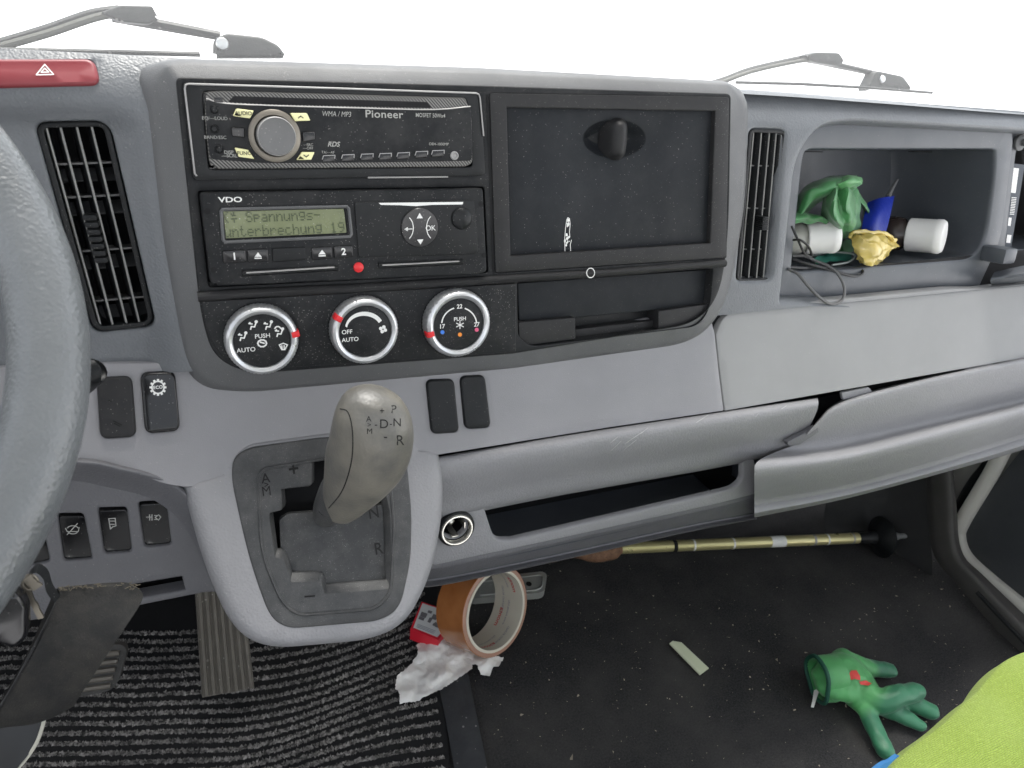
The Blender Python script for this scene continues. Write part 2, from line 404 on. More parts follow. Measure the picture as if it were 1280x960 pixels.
def hit(c, p, poly):
    d = p-c; best = None
    for k in range(len(poly)):
        a, b = poly[k-1], poly[k]; e = b-a; den = d.x*e.y-d.y*e.x
        if abs(den) < 1e-12: continue
        t = ((a.x-c.x)*e.y-(a.y-c.y)*e.x)/den; u = ((a.x-c.x)*d.y-(a.y-c.y)*d.x)/den
        if t > 0 and -1e-6 <= u <= 1+1e-6 and (best is None or t < best): best = t
    return c+d*best
cs = [Vector((.06, -.075)), Vector((.38, -.075))]
rim_c = []
for p in rim_in:
    c_ = Vector((min(.38, max(.06, p.x)), -.075)); rim_c.append(hit(c_, p, rim_out))
vs = []; fs = []; m = len(rim_in)
for t, dy in ((0, 1.2), (.05, 1.5), (.60, 6.8), (.68, 7.8), (.78, 10), (.90, 13.5), (.97, 17), (1, 21), (1, 60)):
    vs += [Vector((p.x+(q.x-p.x)*t, dy/1000, p.y+(q.y-p.y)*t)) for p, q in zip(rim_in, rim_c)]
for j in range(8): fs += [(j*m+k, j*m+(k+1) % m, (j+1)*m+(k+1) % m, (j+1)*m+k) for k in range(m)]
rim = (vs, fs)
dash.part('fascia_rim', rim, G['bez_side'])

# moulded bar under the storage frame and the radio bay
bar = tube([D(x, y, -.001) for x, y in ((247, 371), (300, 367), (450, 360), (600, 350.5), (760, 341), (905, 329))], .0045, 10, flatk=.8)
dash.part('trim_bar', bar, G['frame'])
dash.part('climate_panel', slab([(252, 377), (645, 354.5), (645, 440), (312, 463), (272, 444), (256, 405)], -.0022, [1, 1, 2, 22, 24, 14], 4, .6), G['black'])
dash.part('fascia_seam', join(ribbon([[(608.5, 119), (617, 347)]], .0012, 0)), G['void'])

# storage compartment
dash.part('compartment_frame', sheet(ccw(px2([(614, 118.5), (911, 123), (907, 321), (621, 339.5)], -.0015, 2)), [px2([(632, 132.5), (896, 137), (889, 305.5), (637, 322)], -.0015, 2)], -.0015, op=((.8, .3), (1, 1), (1, 12)), hp=((.5, .1), (1, .6), (1.2, 14)), grid=False), G['frame'])
hc = D(769, 173.5, .004); hrx, hrz = 40*pxm(769, 174, .004), 21*pxm(769, 174, .004)*.97
door_o = px2([(634, 134), (894, 138.5), (887, 304.5), (638.5, 320.5)], .004, 3)
ell = circ(hc.x, hc.z, hrx, hrz, 48)
cd = dash.part('compartment_door', sheet(door_o, [ell], .004, op=((.6, .2), (.9, .8), (.9, 10)), hp=((.6, .3), (1.2, 1), (3, 3.5), (6, 7), (9, 9.5), (11, 10.2)), grid=False), G['door'])
dash.part('handle_recess', slab2(circ(hc.x, hc.z, hrx-.009, hrz-.009, 40), .0138, 1, .3), G['black2'], cd)
hv = D(769, 174, .002); hw = 12.5*pxm(769, 174, .002)
dash.part('handle', loft([[(hv.x-hw, .0150, hv.z+hrz*1.05), (hv.x-hw*.3, .006, hv.z+hrz*1.05), (hv.x+hw*.3, .001, hv.z+hrz*1.05), (hv.x+hw, .0065, hv.z+hrz*1.05)],
  [(hv.x-hw, .013, hv.z+hrz*.6), (hv.x-hw*.4, -.003, hv.z+hrz*.6), (hv.x+hw*.3, -.006, hv.z+hrz*.6), (hv.x+hw, .0, hv.z+hrz*.6)],
  [(hv.x-hw, .013, hv.z-hrz*.6), (hv.x-hw*.4, -.003, hv.z-hrz*.6), (hv.x+hw*.3, -.006, hv.z-hrz*.6), (hv.x+hw, .0, hv.z-hrz*.6)],
  [(hv.x-hw, .0150, hv.z-hrz*1.05), (hv.x-hw*.3, .006, hv.z-hrz*1.05), (hv.x+hw*.3, .001, hv.z-hrz*1.05), (hv.x+hw, .0065, hv.z-hrz*1.05)]], 16, 6), G['frame'], cd)
random.seed(3)
sc = [[(706, 315), (705.5, 300), (706.5, 286), (708, 275), (709.5, 272), (711.5, 273), (712.5, 280), (711.5, 290), (712, 296)], [(714, 300), (712.5, 306), (713, 315)]]
dash.part('glue_scratch', ribbon(sc, .00055, .004), G['white'], cd)
bl2 = []
for k in range(26):
    y = random.choice((random.uniform(274, 284), random.uniform(292, 316), random.uniform(296, 316))); x = 709.5+random.gauss(0, 1.6); n_ = random.randint(4, 7); a0_ = random.random()*6; rr_ = random.uniform(.5, 1.7)
    bl2.append([(x+rr_*random.uniform(.5, 1)*math.cos(a0_+6.28*q_/n_), y+1.9*rr_*random.uniform(.5, 1)*math.sin(a0_+6.28*q_/n_)) for q_ in range(n_)])
dash.part('glue_flakes', join(*[dpoly([b_], .004, .0004+.00002*q_) for q_, b_ in enumerate(bl2)]), G['white'], cd, stuff=True)
dash.part('glue_ring', ribbon([arc(738, 341, 5, 0, 360, 14, 1.2)], .0007, -.0062), G['white'])

# small tray
dash.part('tray_flap', slab([(647, 354), (890, 336.5), (889, 381), (700, 399), (649, 403)], .010, [1, 3, 12, 0, 3], 3, .8), G['door'])
dash.part('tray_floor', sheet(px2([(640, 330), (900, 320), (900, 420), (640, 445)], .022), (), .022, grid=False), G['black2'])
dash.part('tray_block', slab([(648, 403), (719, 397), (719.5, 424), (656, 432), (649, 424)], .0035, [2, 2, 1, 8, 6], 20, .6), G['frame'])
dash.part('tray_block', slab([(823, 389), (887, 380), (884, 397), (872, 407), (823, 413)], .0035, [2, 3, 8, 6, 1], 20, .6), G['frame'])
dash.part('tray_ledge', slab([(719, 412), (824, 400), (824, 414), (719, 426)], .012, 0, 12, .4), G['frame'])

# climate dials
def dial(cx, cy, rp, fx, fy, fr, mx, my):
    Y = -.002; c = D(cx, cy, Y); r = (D(cx+rp, cy, Y).x-D(cx-rp, cy, Y).x)/2*.97
    ro = r+.0018
    dash.part('dial_gap', sheet(circ(c.x+.001, c.z-.0005, ro, n=48), (), -.0026, op=((0, 1),), grid=False), G['void'])
    f = r*.775
    knurl = lambda j, a: 1+(.006*(1 if math.cos(a*60) > 0 else -1) if j in (1, 2, 3) else 0)
    ring = dash.part('climate_dial', lathe([(r*.985, -.003), (r, .001), (r, .007), (r*.985, .0095), (r*.95, .0118), (r*.88, .0128), (r*.83, .0122), (r*.79, .0112), (f, .0106), (f, .0085)], (c.x, Y, c.z), seg=240, mod=knurl, cap=False), G['silver'])
    yf = Y-.0104
    dash.part('dial_face', lathe([(f*1.0, -.004), (f*.985, -.0002), (f*.97, 0)], (c.x, yf, c.z), seg=64), G['black'], ring)
    a = math.atan2(D(mx, my, Y-.011).z-c.z, D(mx, my, Y-.011).x-c.x)
    e = (Vector((math.cos(a), 0, math.sin(a))), Vector((0, 1, 0)), Vector((-math.sin(a), 0, math.cos(a))))
    dash.part('marker', join(box((c.x+math.cos(a)*r*.90, Y-.0122, c.z+math.sin(a)*r*.90), (r*.19, .0022, .0042), e, .0006), box((c.x+math.cos(a)*(r+.0001), Y-.0085, c.z+math.sin(a)*(r+.0001)), (.001, .0070, .0042), e, .0003)), G['red'], ring)
    # map a photo pixel of the face to the built face
    fc = D(fx, fy, yf)
    return ring, c, yf, (c.x-fc.x, c.z-fc.z)
class Sh:                                            # prints shifted so that they sit centred on the built dial
    def __init__(s, yf, d): s.y = yf; s.d = Vector((d[0], 0, d[1]))
    def __call__(s, g): return ([Vector(v)+s.d for v in g[0]], g[1])
def man(x, y, s=1.0):                                # seated figure symbol
    return [arc(x+4*s, y-5*s, 1.2*s, 0, 360, 6), [(x+3.5*s, y-3*s), (x+2*s, y+1.5*s), (x-2*s, y+1*s), (x-3*s, y+4.5*s)], [(x-1*s, y-2.2*s), (x-5*s, y-2.6*s), (x-3.6*s, y-4*s)]]
ring, c, yf, d = dial(326, 421.5, 47.5, 328, 423.5, 37, 371, 417); s = Sh(yf, d)
dash.part('lettering', s(join(text('PUSH', 328, 417, yf, .0043, .012), text('AUTO', 307.5, 434.5, yf, .0044, .012))), G['white'], ring)
dash.part('symbol', s(join(ribbon(man(303, 418)+man(316, 404)+man(335, 404)+man(349, 413)+[arc(347, 409, 4, 20, 160, 6)], .0009, yf), ribbon([arc(327.5, 426, 5.5, 0, 360, 10, .8), [(330, 426), (325, 424.5)]], .0010, yf),
  ribbon([[(349, 428), (352, 434), (356, 434), (359, 428), (354, 426), (349, 428)], [(352, 429), (352.5, 433)], [(355, 429), (355, 433)]], .0008, yf))), G['white'], ring)
ring, c, yf, d = dial(453, 410, 43, 455.5, 412, 34, 417, 395); s = Sh(yf, d)
dash.part('lettering', s(join(text('OFF', 432, 412.5, yf, .0044, .012), text('AUTO', 436, 422, yf, .0044, .012))), G['white'], ring)
o1 = arc(454, 408, 24.5, 172, 28, 22, .86); i1 = arc(453, 409, 21.2, 28, 172, 22, .80)
pl = [[o1[i], o1[i+1], i1[21-i], i1[22-i]] for i in range(22)]
fan = [arc(477+3*math.cos(R(a)), 409+3*math.sin(R(a)), 2.3, 0, 330, 8) for a in (20, 110, 200, 290)]
dash.part('symbol', s(join(dpoly(pl+fan, yf))), G['white'], ring)
ring, c, yf, d = dial(568, 401.5, 41, 571, 404.5, 31, 534, 419); s = Sh(yf, d)
dash.part('lettering', s(join(text('22', 571.5, 382, yf, .0046, .02), text('17', 549.5, 407, yf, .0046, .02), text('27', 593, 404.5, yf, .0046, .02), text('PUSH', 572, 397.5, yf, .0042, .012))), G['white'], ring)
sf = [[(572+5*math.cos(R(a)), 405+4.6*math.sin(R(a))), (572-5*math.cos(R(a)), 405-4.6*math.sin(R(a)))] for a in (30, 90, 150)]
dash.part('symbol', s(join(ribbon(sf, .0007, yf), ribbon([arc(571, 405, 22, 108, 172, 10), arc(571, 405, 22, 8, 70, 10)], .0010, yf))), G['white'], ring)
for (x, y, m) in ((550, 414, 'blue'), (572, 417, 'orange'), (593, 411, 'pink')): dash.part('temperature_dot', s(dpoly([arc(x, y, 2.6, 0, 330, 10)], yf)), G[m], ring)

# -- left pad with vent
def sst(a, b, x):
    t = min(1, max(0, (x-a)/(b-a))); return t*t*(3-2*t)
def hpad(x, z):
    y = .011+.012*sst(.007, -.012, z)*sst(-.010, -.034, x)
    if z > -.002: y += (z+.002)**2*14
    return y
lv = [(43, 153), (136, 151), (195, 408), (116, 416)]
vent_l = px2(lv, hpad, [16, 22, 14, 14], n=7)
haz_h = px2([(-60, 78), (118, 76), (124, 105), (-60, 110)], hpad, [2, 8, 9, 2])
padl_o = [Vector((-.32, .034)), Vector((.012, .034)), Vector((.012, .02)), Vector((.008, -.05)), Vector((.0, -.17)), Vector((-.32, -.17))]
dash.part('left_pad', sheet(dens(padl_o, .008), [offset(ccw(vent_l), .0026), offset(ccw(haz_h), .0012)], hpad, .006, op=((0, 6),), hp=lip(2.2, 22)), G['pad'])
hz = dash.part('hazard_button', sheet(px2([(-60, 80), (113, 79.5), (119, 102), (-60, 106)], lambda x, z: hpad(x, z)-.003, [2, 7, 7, 2]), (), lambda x, z: hpad(x, z)-.003, .006, op=lip(2.5, 12)), G['hazard'])
hh = lambda x, z: hpad(x, z)-.0032
dash.part('symbol', ribbon([[(45.5, 93.5), (56, 80.5), (67, 93), (45.5, 93.5)], [(51.5, 90.3), (56, 85.3), (61, 90), (51.5, 90.3)]], .0006, hh), G['white'], hz)
def vent(quad, nsl, rows, Yf, adj, depth=.022, rr=16):
    """quad: TL TR BR BL pixels"""
    q = [Vector(p) for p in quad]
    o = px2(quad, Yf, [rr]*4, n=7)
    fr = dash.part('air_vent', sheet(o, [offset(ccw(o), -.0022)], Yf, op=((.4, .2), (.6, 1), (.6, 18)), hp=((.4, .2), (.6, 1), (.6, 30)), grid=False), G['black2'])
    def P(u, v, Y): p = q[0].lerp(q[1], u).lerp(q[3].lerp(q[2], u), v); return D(p.x, p.y, Y)
    for u in nsl:
        a = P(u, .012, Yf+.002); b = P(u, .988, Yf+.002); t = (b-a).normalized(); y = Vector((-.42, .9, 0)).normalized(); xx = y.cross(t).normalized(); n = 14
        vs = []; fs = []
        for k in range(n+1):                          # blade: thin, bulging deeper in the middle, with a rounded nose
            p = a.lerp(b, k/n); dp = .010+.006*math.sin(math.pi*k/n)**.5
            for s_, e in ((-.0008, .0008), (-.0004, 0), (.0004, 0), (.0008, .0008), (.0008, dp), (-.0008, dp)): vs.append(p+xx*s_+Vector((-.30, .95, 0))*e)
        for k in range(n):
            for j in range(6): fs.append((k*6+j, k*6+(j+1) % 6, k*6+6+(j+1) % 6, k*6+6+j))
        fs += [tuple(range(6)), tuple(n*6+j for j in range(6))]
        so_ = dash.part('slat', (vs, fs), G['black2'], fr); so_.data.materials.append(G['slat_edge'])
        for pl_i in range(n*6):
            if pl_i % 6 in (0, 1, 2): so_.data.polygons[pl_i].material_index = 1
    for v in rows:
        a = P(.04, v, Yf+.006); b = P(.96, v, Yf+.006)
        dash.part('cross_slat', box((a+b)/2+Vector((0, .008, 0)), ((b-a).length, .016, .0013), ((b-a).normalized(), Vector((0, 1, 0)), Vector((0, -.25, 1))), .0003), G['slat'], fr)
        a2 = P(.05, v+.055, Yf+.028); b2 = P(.95, v+.055, Yf+.028)
        dash.part('rear_slat', box((a2+b2)/2, ((b2-a2).length, .012, .0016), ((b2-a2).normalized(), Vector((0, .8, .6)), Vector((0, -.6, .8))), .0003), G['bez_side'], fr)
    dash.part('duct', sheet(ccw(o), (), Yf+.050, op=((0, -45),), grid=False), G['void'], fr)
    a = P(adj[0], adj[1], Yf-.002); b = P(adj[0], adj[2], Yf-.002); n = 7; t = b-a
    dash.part('adjuster', join(*[box(a+t*(k+.5)/n, (.0080, .011, t.length/n*.78), ((Vector((1, 0, 0))), Vector((0, 1, 0)), t.normalized()), .0014) for k in range(n)]+[box(a+t*.5+Vector((0, .004, 0)), (.0045, .008, t.length), (Vector((1, 0, 0)), Vector((0, 1, 0)), t.normalized()), .001)]), G['black2'], fr)
    return fr
vent([(45, 154), (134, 152), (193, 406), (118, 414)], (.13, .33, .56, .77), (.20, .36, .62, .86), .0245, (.42, .44, .68))

# -- right pad with vent and cubbies
hr = lambda x, z: .016+max(0., z+.012)**2*11
vr = [(937, 160), (984, 162), (966, 352), (920, 353)]
vent_r = px2(vr, hr, [10, 12, 12, 8], n=7)
cub_h = px2([(992, 196), (1022, 152), (1060, 147), (1500, 172), (1500, 400), (972, 381), (974, 362)], hr, [26, 24, 16, 0, 0, 4, 4], n=8)
padr_o = [Vector((.445, -.19)), Vector((1.30, -.19)), Vector((1.30, .050)), Vector((.447, .050)), Vector((.445, .02))]
hole_o = ccw(cub_h)
dash.part('right_pad', sheet(dens([Vector((.442, -.168)), Vector((1.12, -.168)), Vector((1.12, .022)), Vector((.82, .028)), Vector((.446, .034))], .008), [offset(ccw(vent_r), .0024), [p for p in hole_o]] , hr, .006, op=((0, 6),), hp=((1, .3), (2.4, 1.2), (4.5, 4), (6, 9), (6.2, 14), (6.2, 36))), G['pad'])
vent([(938, 161), (983, 163), (966, 351), (921, 352)], (.11, .33, .55, .74, .89), (.24, .52, .79), .0185, (.55, .57, .66), rr=8)
# cubby frame and liner
YC = .034
cub_in = px2([(1006, 183), (1247, 183), (1247, 215), (1235, 300), (1216, 326), (987, 344), (988, 330), (1001, 200)], YC, [14, 7, 40, 24, 16, 5, 40, 16], n=7)
cub_out = px2([(960, 150), (1012, 150), (1236, 152), (1262, 158), (1266, 175), (1250, 300), (1222, 361), (950, 392), (945, 370)], YC, [14, 0, 12, 3, 8, 18, 6, 3, 4], n=6)
dash.part('cubby_frame', sheet(cub_out, [cub_in], YC, op=((.8, .3), (1.2, 1.2), (1.2, 20)), hp=((1, .3), (2, 1), (2.8, 2.2), (3.2, 4), (3.2, 6)), grid=False), G['cub'])
cin = offset(ccw(cub_in), -.0031); c2 = Vector((sum(p.x for p in cin)/len(cin), sum(p.y for p in cin)/len(cin))); vs = []; fs = []; m = len(cin)
prof = [(0, .005), (.01, .04), (.03, .09), (.06, .118), (.10, .124)]
for s_, dy in prof: vs += [Vector((p.x+(c2.x-p.x)*s_, YC+dy, p.y+(c2.y-p.y)*s_)) for p in cin]
for j in range(len(prof)-1): fs += [(j*m+i, j*m+(i+1) % m, (j+1)*m+(i+1) % m, (j+1)*m+i) for i in range(m)]
fs.append(tuple((len(prof)-1)*m+i for i in range(m)))
dash.part('cubby_liner', (vs, fs), G['cub'])
for x0, x1 in ((1012, 1036), (1150, 1176)):
    a = D(x0, 192, .09); dash.part('moulding_mark', box((a.x, .09, a.z+.002), (.03, .008, .001), None, .0003), G['void'])
# far right nook
n_in = px2([(1272, 172), (1400, 172), (1400, 312), (1254, 314), (1268, 190)], .045, [8, 0, 0, 4, 10])
dash.part('side_nook', sheet(px2([(1256, 150), (1500, 160), (1500, 420), (1212, 366), (1246, 305)], .044), [n_in], .044, op=((1, 1), (1, 20)), hp=((1, .3), (2, 1), (2.4, 3), (2.4, 120)), grid=False), G['cub'])
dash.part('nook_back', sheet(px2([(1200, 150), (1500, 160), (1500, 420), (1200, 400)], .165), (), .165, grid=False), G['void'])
dash.part('nook_latch', join(box(D(1248, 318, .02), (.022, .03, .018), None, .004), loft([[D(1243, 340, .02), D(1290, 330, .0), D(1330, 326, .0)], [D(1238, 350, .012), D(1290, 344, -.012), D(1330, 344, -.01)], [D(1240, 357, .03), D(1290, 352, .02), D(1330, 350, .02)]], 14, 4)), G['cub'])
dash.part('screw_cap', lathe([(.004, 0), (.009, .001), (.009, .004), (.006, .006), (.004, .006), (.004, .010), (0.0001, .011)], D(1272, 178, .043), seg=20), G['bez_side'])

# -- top of the dash back to the windscreen, and the cowl beyond
tz = lambda y: .0465+.03*(y-.04)
dash.part('dash_top', loft([[(x, y, z*k) for x, k in ((-.32, .97), (0, 1), (.44, 1), (.62, .93), (.82, .80), (1.12, .64))] for y, z in ((.026, .030), (.040, .0345), (.070, .0365), (.14, .0395), (.20, .0405), (.240, .0395))], 40, 5), G['pad'])
dash.part('bulkhead', box((.4, .29, -.20), (1.6, .01, .46)), G['void'])  # unseen black backing, added to stop light leaking through the dash seams

# -- grey band under the fascia and wing to the right
def hb(x, z):                                      # leans out towards its lower edge
    t = min(1, max(0, (-.155-z)/.105)); return .020-.030*t**1.15
seam = lambda x, z: .0
bl = [(-60, 462), (128, 456), (226, 455), (262, 466), (600, 440), (885, 385), (893, 418), (904, 513), (760, 534), (525, 571.5), (517, 576), (509, 556), (420, 540), (311, 555), (290, 572), (287, 604), (230, 608), (205, 604), (150, 583), (95, 574), (-60, 580)]
H1 = px2([(122, 473), (163, 471), (169, 548), (127, 550.5)], hb, 8); H2 = px2([(176.5, 466.5), (217, 464.5), (224, 540.5), (183, 544)], hb, 8)
H3 = px2([(534, 475), (567, 474), (574, 542), (541, 544)], hb, 6); H4 = px2([(576.5, 470.5), (605.5, 469), (613.5, 536), (583, 538)], hb, 6)
dash.part('grey_band', sheet(px2(bl, hb, [0, 0, 0, 4, 0, 0, 2, 1, 0, 0, 2, 14, 20, 10, 12, 3, 2, 10, 30, 30, 0]), [H1, H2, H3, H4], hb, .006, op=((.5, .3), (.9, 1), (1, 12)), hp=((.4, .1), (.9, .5), (1.1, 1.3), (1.1, 12))), G['grey'])
wl = [(896, 419), (905, 396), (965, 372), (976, 382), (1190, 362), (1225, 362), (1420, 340), (1420, 424), (1280, 447), (907, 513)]
dash.part('wing', sheet(px2(wl, hb, [2, 10, 8, 8, 4, 4, 0, 0, 0, 1]), (), hb, .008, op=((.5, .3), (.9, 1), (1, 14))), G['greyw'])
def rocker(name, quad, up, m='black2', rr=7, lab=None):
    q = [Vector(p) for p in quad]; c = sum(q, Vector((0, 0)))/4; q2 = [c+(p-c)*.90 for p in q]
    cc = D(c.x, c.y, hb)
    h2 = lambda x, z: hb(x, z)+up
    return dash.part(name, sheet(px2(q2, h2, rr), (), h2, .006, op=((.6, .1), (1.2, .5), (1.7, 1.3), (1.9, 2.6), (1.9, 12))), G[m], label=lab), h2
w1, h2 = rocker('rocker_switch', [(122, 473), (163, 471), (169, 548), (127, 550.5)], -.0035, 'frame')
dash.part('symbol', ribbon([[(142, 526), (152, 531)], [(143, 529), (150, 532.5)], [(136, 500), (139, 502)]], .0007, h2), G['inkdark'], w1)
w2, h2 = rocker('rocker_switch', [(176.5, 466.5), (217, 464.5), (224, 540.5), (183, 544)], -.0035, 'gloss', lab='glossy rocker switch with gear wheel ECO symbol')
gw = []
for k in range(12): a = k*30; gw.append([(197.5+7.5*math.cos(R(a)), 484+7.5*math.sin(R(a))), (197.5+9.6*math.cos(R(a)), 484+9.6*math.sin(R(a)))])
dash.part('symbol', join(ribbon([arc(197.5, 484, 7.6, 0, 360, 24)], .0009, h2), ribbon(gw, .0014, h2), text('ECO', 197.5, 484, h2, .0030, .02)), G['white'], w2)
rocker('rocker_switch', [(534, 475), (567, 474), (574, 542), (541, 544)], -.003, 'black2', 5)
rocker('rocker_switch', [(576.5, 470.5), (605.5, 469), (613.5, 536), (583, 538)], -.003, 'black2', 5)
dash.part('band_backing', sheet(px2([(-60, 450), (1400, 300), (1400, 440), (900, 530), (500, 580), (200, 610), (-60, 600)], .035), (), .035, grid=False), G['void'])

# -- lower left panel
def hl(x, z): return .012-.05*(-.24-z)
ll = [(-80, 582), (96, 584), (140, 590), (222, 600), (262, 650), (276, 738), (256, 739), (165, 757), (-80, 790)]
S1 = [(68, 640), (107, 639.5), (119, 701), (77, 704.5)]; S2 = [(118.5, 633), (161, 631.5), (168, 692), (128, 695.5)]; S3 = [(169.5, 625.5), (210.5, 623.5), (217.5, 683), (178.5, 687)]; S0 = [(25, 648), (54, 646), (66, 704), (36, 710)]
PK = px2([(160, 730), (229.5, 718.5), (235, 739), (165, 752)], hl, 3)
dash.part('lower_left_panel', sheet(px2(ll, hl, [0, 0, 20, 30, 30, 6, 3, 0, 0]), [px2(q, hl, 8) for q in (S0, S1, S2, S3)]+[PK], hl, .008, op=((.8, .3), (1.6, 1.4), (1.6, 22)), hp=((.5, .1), (1.2, .7), (1.5, 1.6), (1.5, 14))), G['lowd'])
arch = [(-60, 576), (96, 574), (150, 582), (214, 600), (250, 636), (276, 700)]
dash.part('arch_rim', loft([[D(x-o, y+p, q) for x, y in arch] for o, p, q in ((0, -2, .004), (0, 0, -.0015), (2, 4, -.0045), (5, 9, -.002), (10, 15, .003), (15, 21, .0075), (20, 26, .0105))], 40, 5), G['lowd'])
dash.part('pocket_back', sheet(px2([(150, 715), (240, 712), (240, 742), (150, 752)], .028), (), .028, grid=False), G['void'])
for q, ic in ((S0, 0), (S1, 1), (S2, 2), (S3, 3)):
    v = [Vector(p) for p in q]; c = sum(v, Vector((0, 0)))/4; q2 = [c+(p-c)*.84+Vector((1, 2.5)) for p in v]; h3 = lambda x, z: hl(x, z)+.003
    k = dash.part('rocker_switch', sheet(px2(q2, h3, 6), (), h3, .006, op=((.6, .1), (1.2, .5), (1.7, 1.3), (1.9, 10))), G['gloss'])
    dash.part('switch_well', sheet(px2([c+(p-c)*1.15 for p in v], .026), (), .026, grid=False), G['void'])
    if ic == 1: dash.part('symbol', ribbon([arc(91, 661, 7, 20, 160, 6, .6), [(82, 660), (84, 664), (98, 664), (99, 659)], [(84, 668), (97, 654)], arc(91, 664, 6, 200, 340, 6, .5)], .0006, h3), G['dimwhite'], k)
    if ic == 2: dash.part('symbol', ribbon([[(136, 648), (144, 647.5), (145, 657), (141, 658), (138, 661), (137.5, 657.5), (136, 648)], [(138, 651), (143, 651)], [(138, 655), (143, 655)]], .0007, h3), G['dimwhite'], k)
    if ic == 3: dash.part('symbol', ribbon([[(183, 646), (189, 646)], [(187, 643), (187, 650)], [(190, 643), (190, 650)], [(193, 644), (197, 644), (194, 646.5), (197, 649), (193, 649)], [(198, 643), (201, 646), (198, 650)]], .0007, h3), G['dimwhite'], k)

# -- lower centre pad with the open shelf
top = [(505, 577), (525, 572.5), (700, 545), (905, 515), (1024, 497)]
def row(px, off, Y): return [D(x+off[0], y+off[1], Y) for x, y in px]
r_top = [(505, 579), (700, 547), (905, 516), (1022, 498)]
r_hi = [(505, 590), (700, 557), (905, 526), (1023, 506)]
r_f1 = [(530, 612), (700, 582), (905, 549), (1020, 520)]
r_sh = [(556, 640), (700, 611), (930, 573), (1004, 548)]
r_si = [(560, 644), (700, 616), (932, 578), (1000, 553)]
lpr = [[(512, 577, .008), (700, 545, .005), (905, 514, .005), (1022, 497, .005)], [(514, 578, -.002), (700, 546, -.009), (905, 515, -.009), (1022, 498, -.009)], [(524, 590, -.006), (700, 555, -.019), (905, 523, -.019), (1023, 504, -.017)],
 [(534, 604, -.005), (700, 573, -.018), (905, 540, -.018), (1021, 514, -.016)], [(546, 628, .002), (700, 596, -.004), (920, 558, -.004), (1012, 533, -.006)], [(556, 648, .012), (700, 619, .010), (932, 577, .010), (1000, 553, .006)], [(560, 642, .06), (700, 612, .06), (932, 572, .06), (1000, 546, .05)]]
dash.part('lower_pad', loft([[D(*q_) for q_ in r_] for r_ in lpr], 60, 6), G['lower'])
lp_o = bpy.data.objects.get('lower_pad'); lpb = BVHTree.FromPolygons([tuple(v.co+dash.loc) for v in lp_o.data.vertices], [tuple(p.vertices) for p in lp_o.data.polygons])
random.seed(8); scv = []; scf = []
for k in range(26):
    x = random.uniform(760, 1000); y = 590-(x-700)*.19-random.uniform(8, 55); l_ = random.uniform(4, 26); sl_ = random.uniform(.5, 1.3)
    pts_ = []
    for q_ in range(4):
        d_ = ray(x+l_*q_/3, y-l_*sl_*q_/3).normalized(); h_ = lpb.ray_cast(Vector((0, -L, 0)), d_)
        if h_[0]: pts_.append(h_[0]-d_*.0003)
    if len(pts_) == 4:
        g_ = tube(pts_, random.uniform(.00012, .00028), 4); n_ = len(scv); scv += g_[0]; scf += [tuple(i_+n_ for i_ in f_) for f_ in g_[1]]
dash.part('scratches', (scv, scf), flat('scratch_pale', (.42, .42, .42), .6), stuff=True)
# shelf lower lip
l0 = [(612, 668), (622, 674), (760, 646), (900, 618), (928, 608)]
fr_o = [(530, 640), (700, 600), (940, 568), (947, 600), (946, 616), (900, 628), (700, 672), (545, 705), (520, 700)]
shelf_in = [(600, 628), (930, 562), (931, 600), (918, 613), (640, 678), (616, 678)]
def hf(x, z): return .002-.10*max(0, (z+.33))
FY = .008
sc = D(570, 660.5, FY-.002); sr = 20*pxm(570, 660, FY-.002)
dash.part('shelf_frame', sheet(px2(fr_o, FY, [0, 0, 4, 8, 4, 0, 0, 0, 0]), [px2(shelf_in, FY, [4, 4, 8, 10, 0, 14]), circ(sc.x, sc.z, sr*.84, n=40)], FY, op=((.6, .2), (1.2, 1), (1.4, 3)), hp=((.8, .2), (1.8, 1), (2.4, 2.4), (2.4, 7)), grid=False), G['lower'])
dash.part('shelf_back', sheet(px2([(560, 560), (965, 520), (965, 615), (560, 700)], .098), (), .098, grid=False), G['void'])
sf_ = [D(596, 680, .013), D(620, 678, .013), D(760, 649, .013), D(930, 612, .013)]
dash.part('shelf_floor', loft([[p+Vector((0, 0, .002)) for p in sf_], [p+Vector((0, .004, -.022)) for p in sf_], [p+Vector((0, .05, -.026)) for p in sf_], [p+Vector((0, .095, -.02)) for p in sf_]], 20, 4), G['cub'])
dash.part('shelf_end', box(D(944, 590, .05), (.004, .07, .04)), G['cub'])
u0 = [(520, 702), (545, 708), (700, 675), (900, 631), (948, 618)]
dash.part('underside', loft([row(u0, (0, -4), .0092), row(u0, (0, 2), .0095), row(u0, (0, 5), .0125), row([(520, 716), (545, 723), (700, 692), (860, 657), (946, 641)], (0, 0), .028), row([(520, 726), (545, 731), (700, 699), (860, 664), (946, 648)], (0, 0), .042), row([(520, 700), (545, 700), (700, 670), (860, 640), (946, 630)], (0, 0), .30)], 50, 5), G['lowd'])
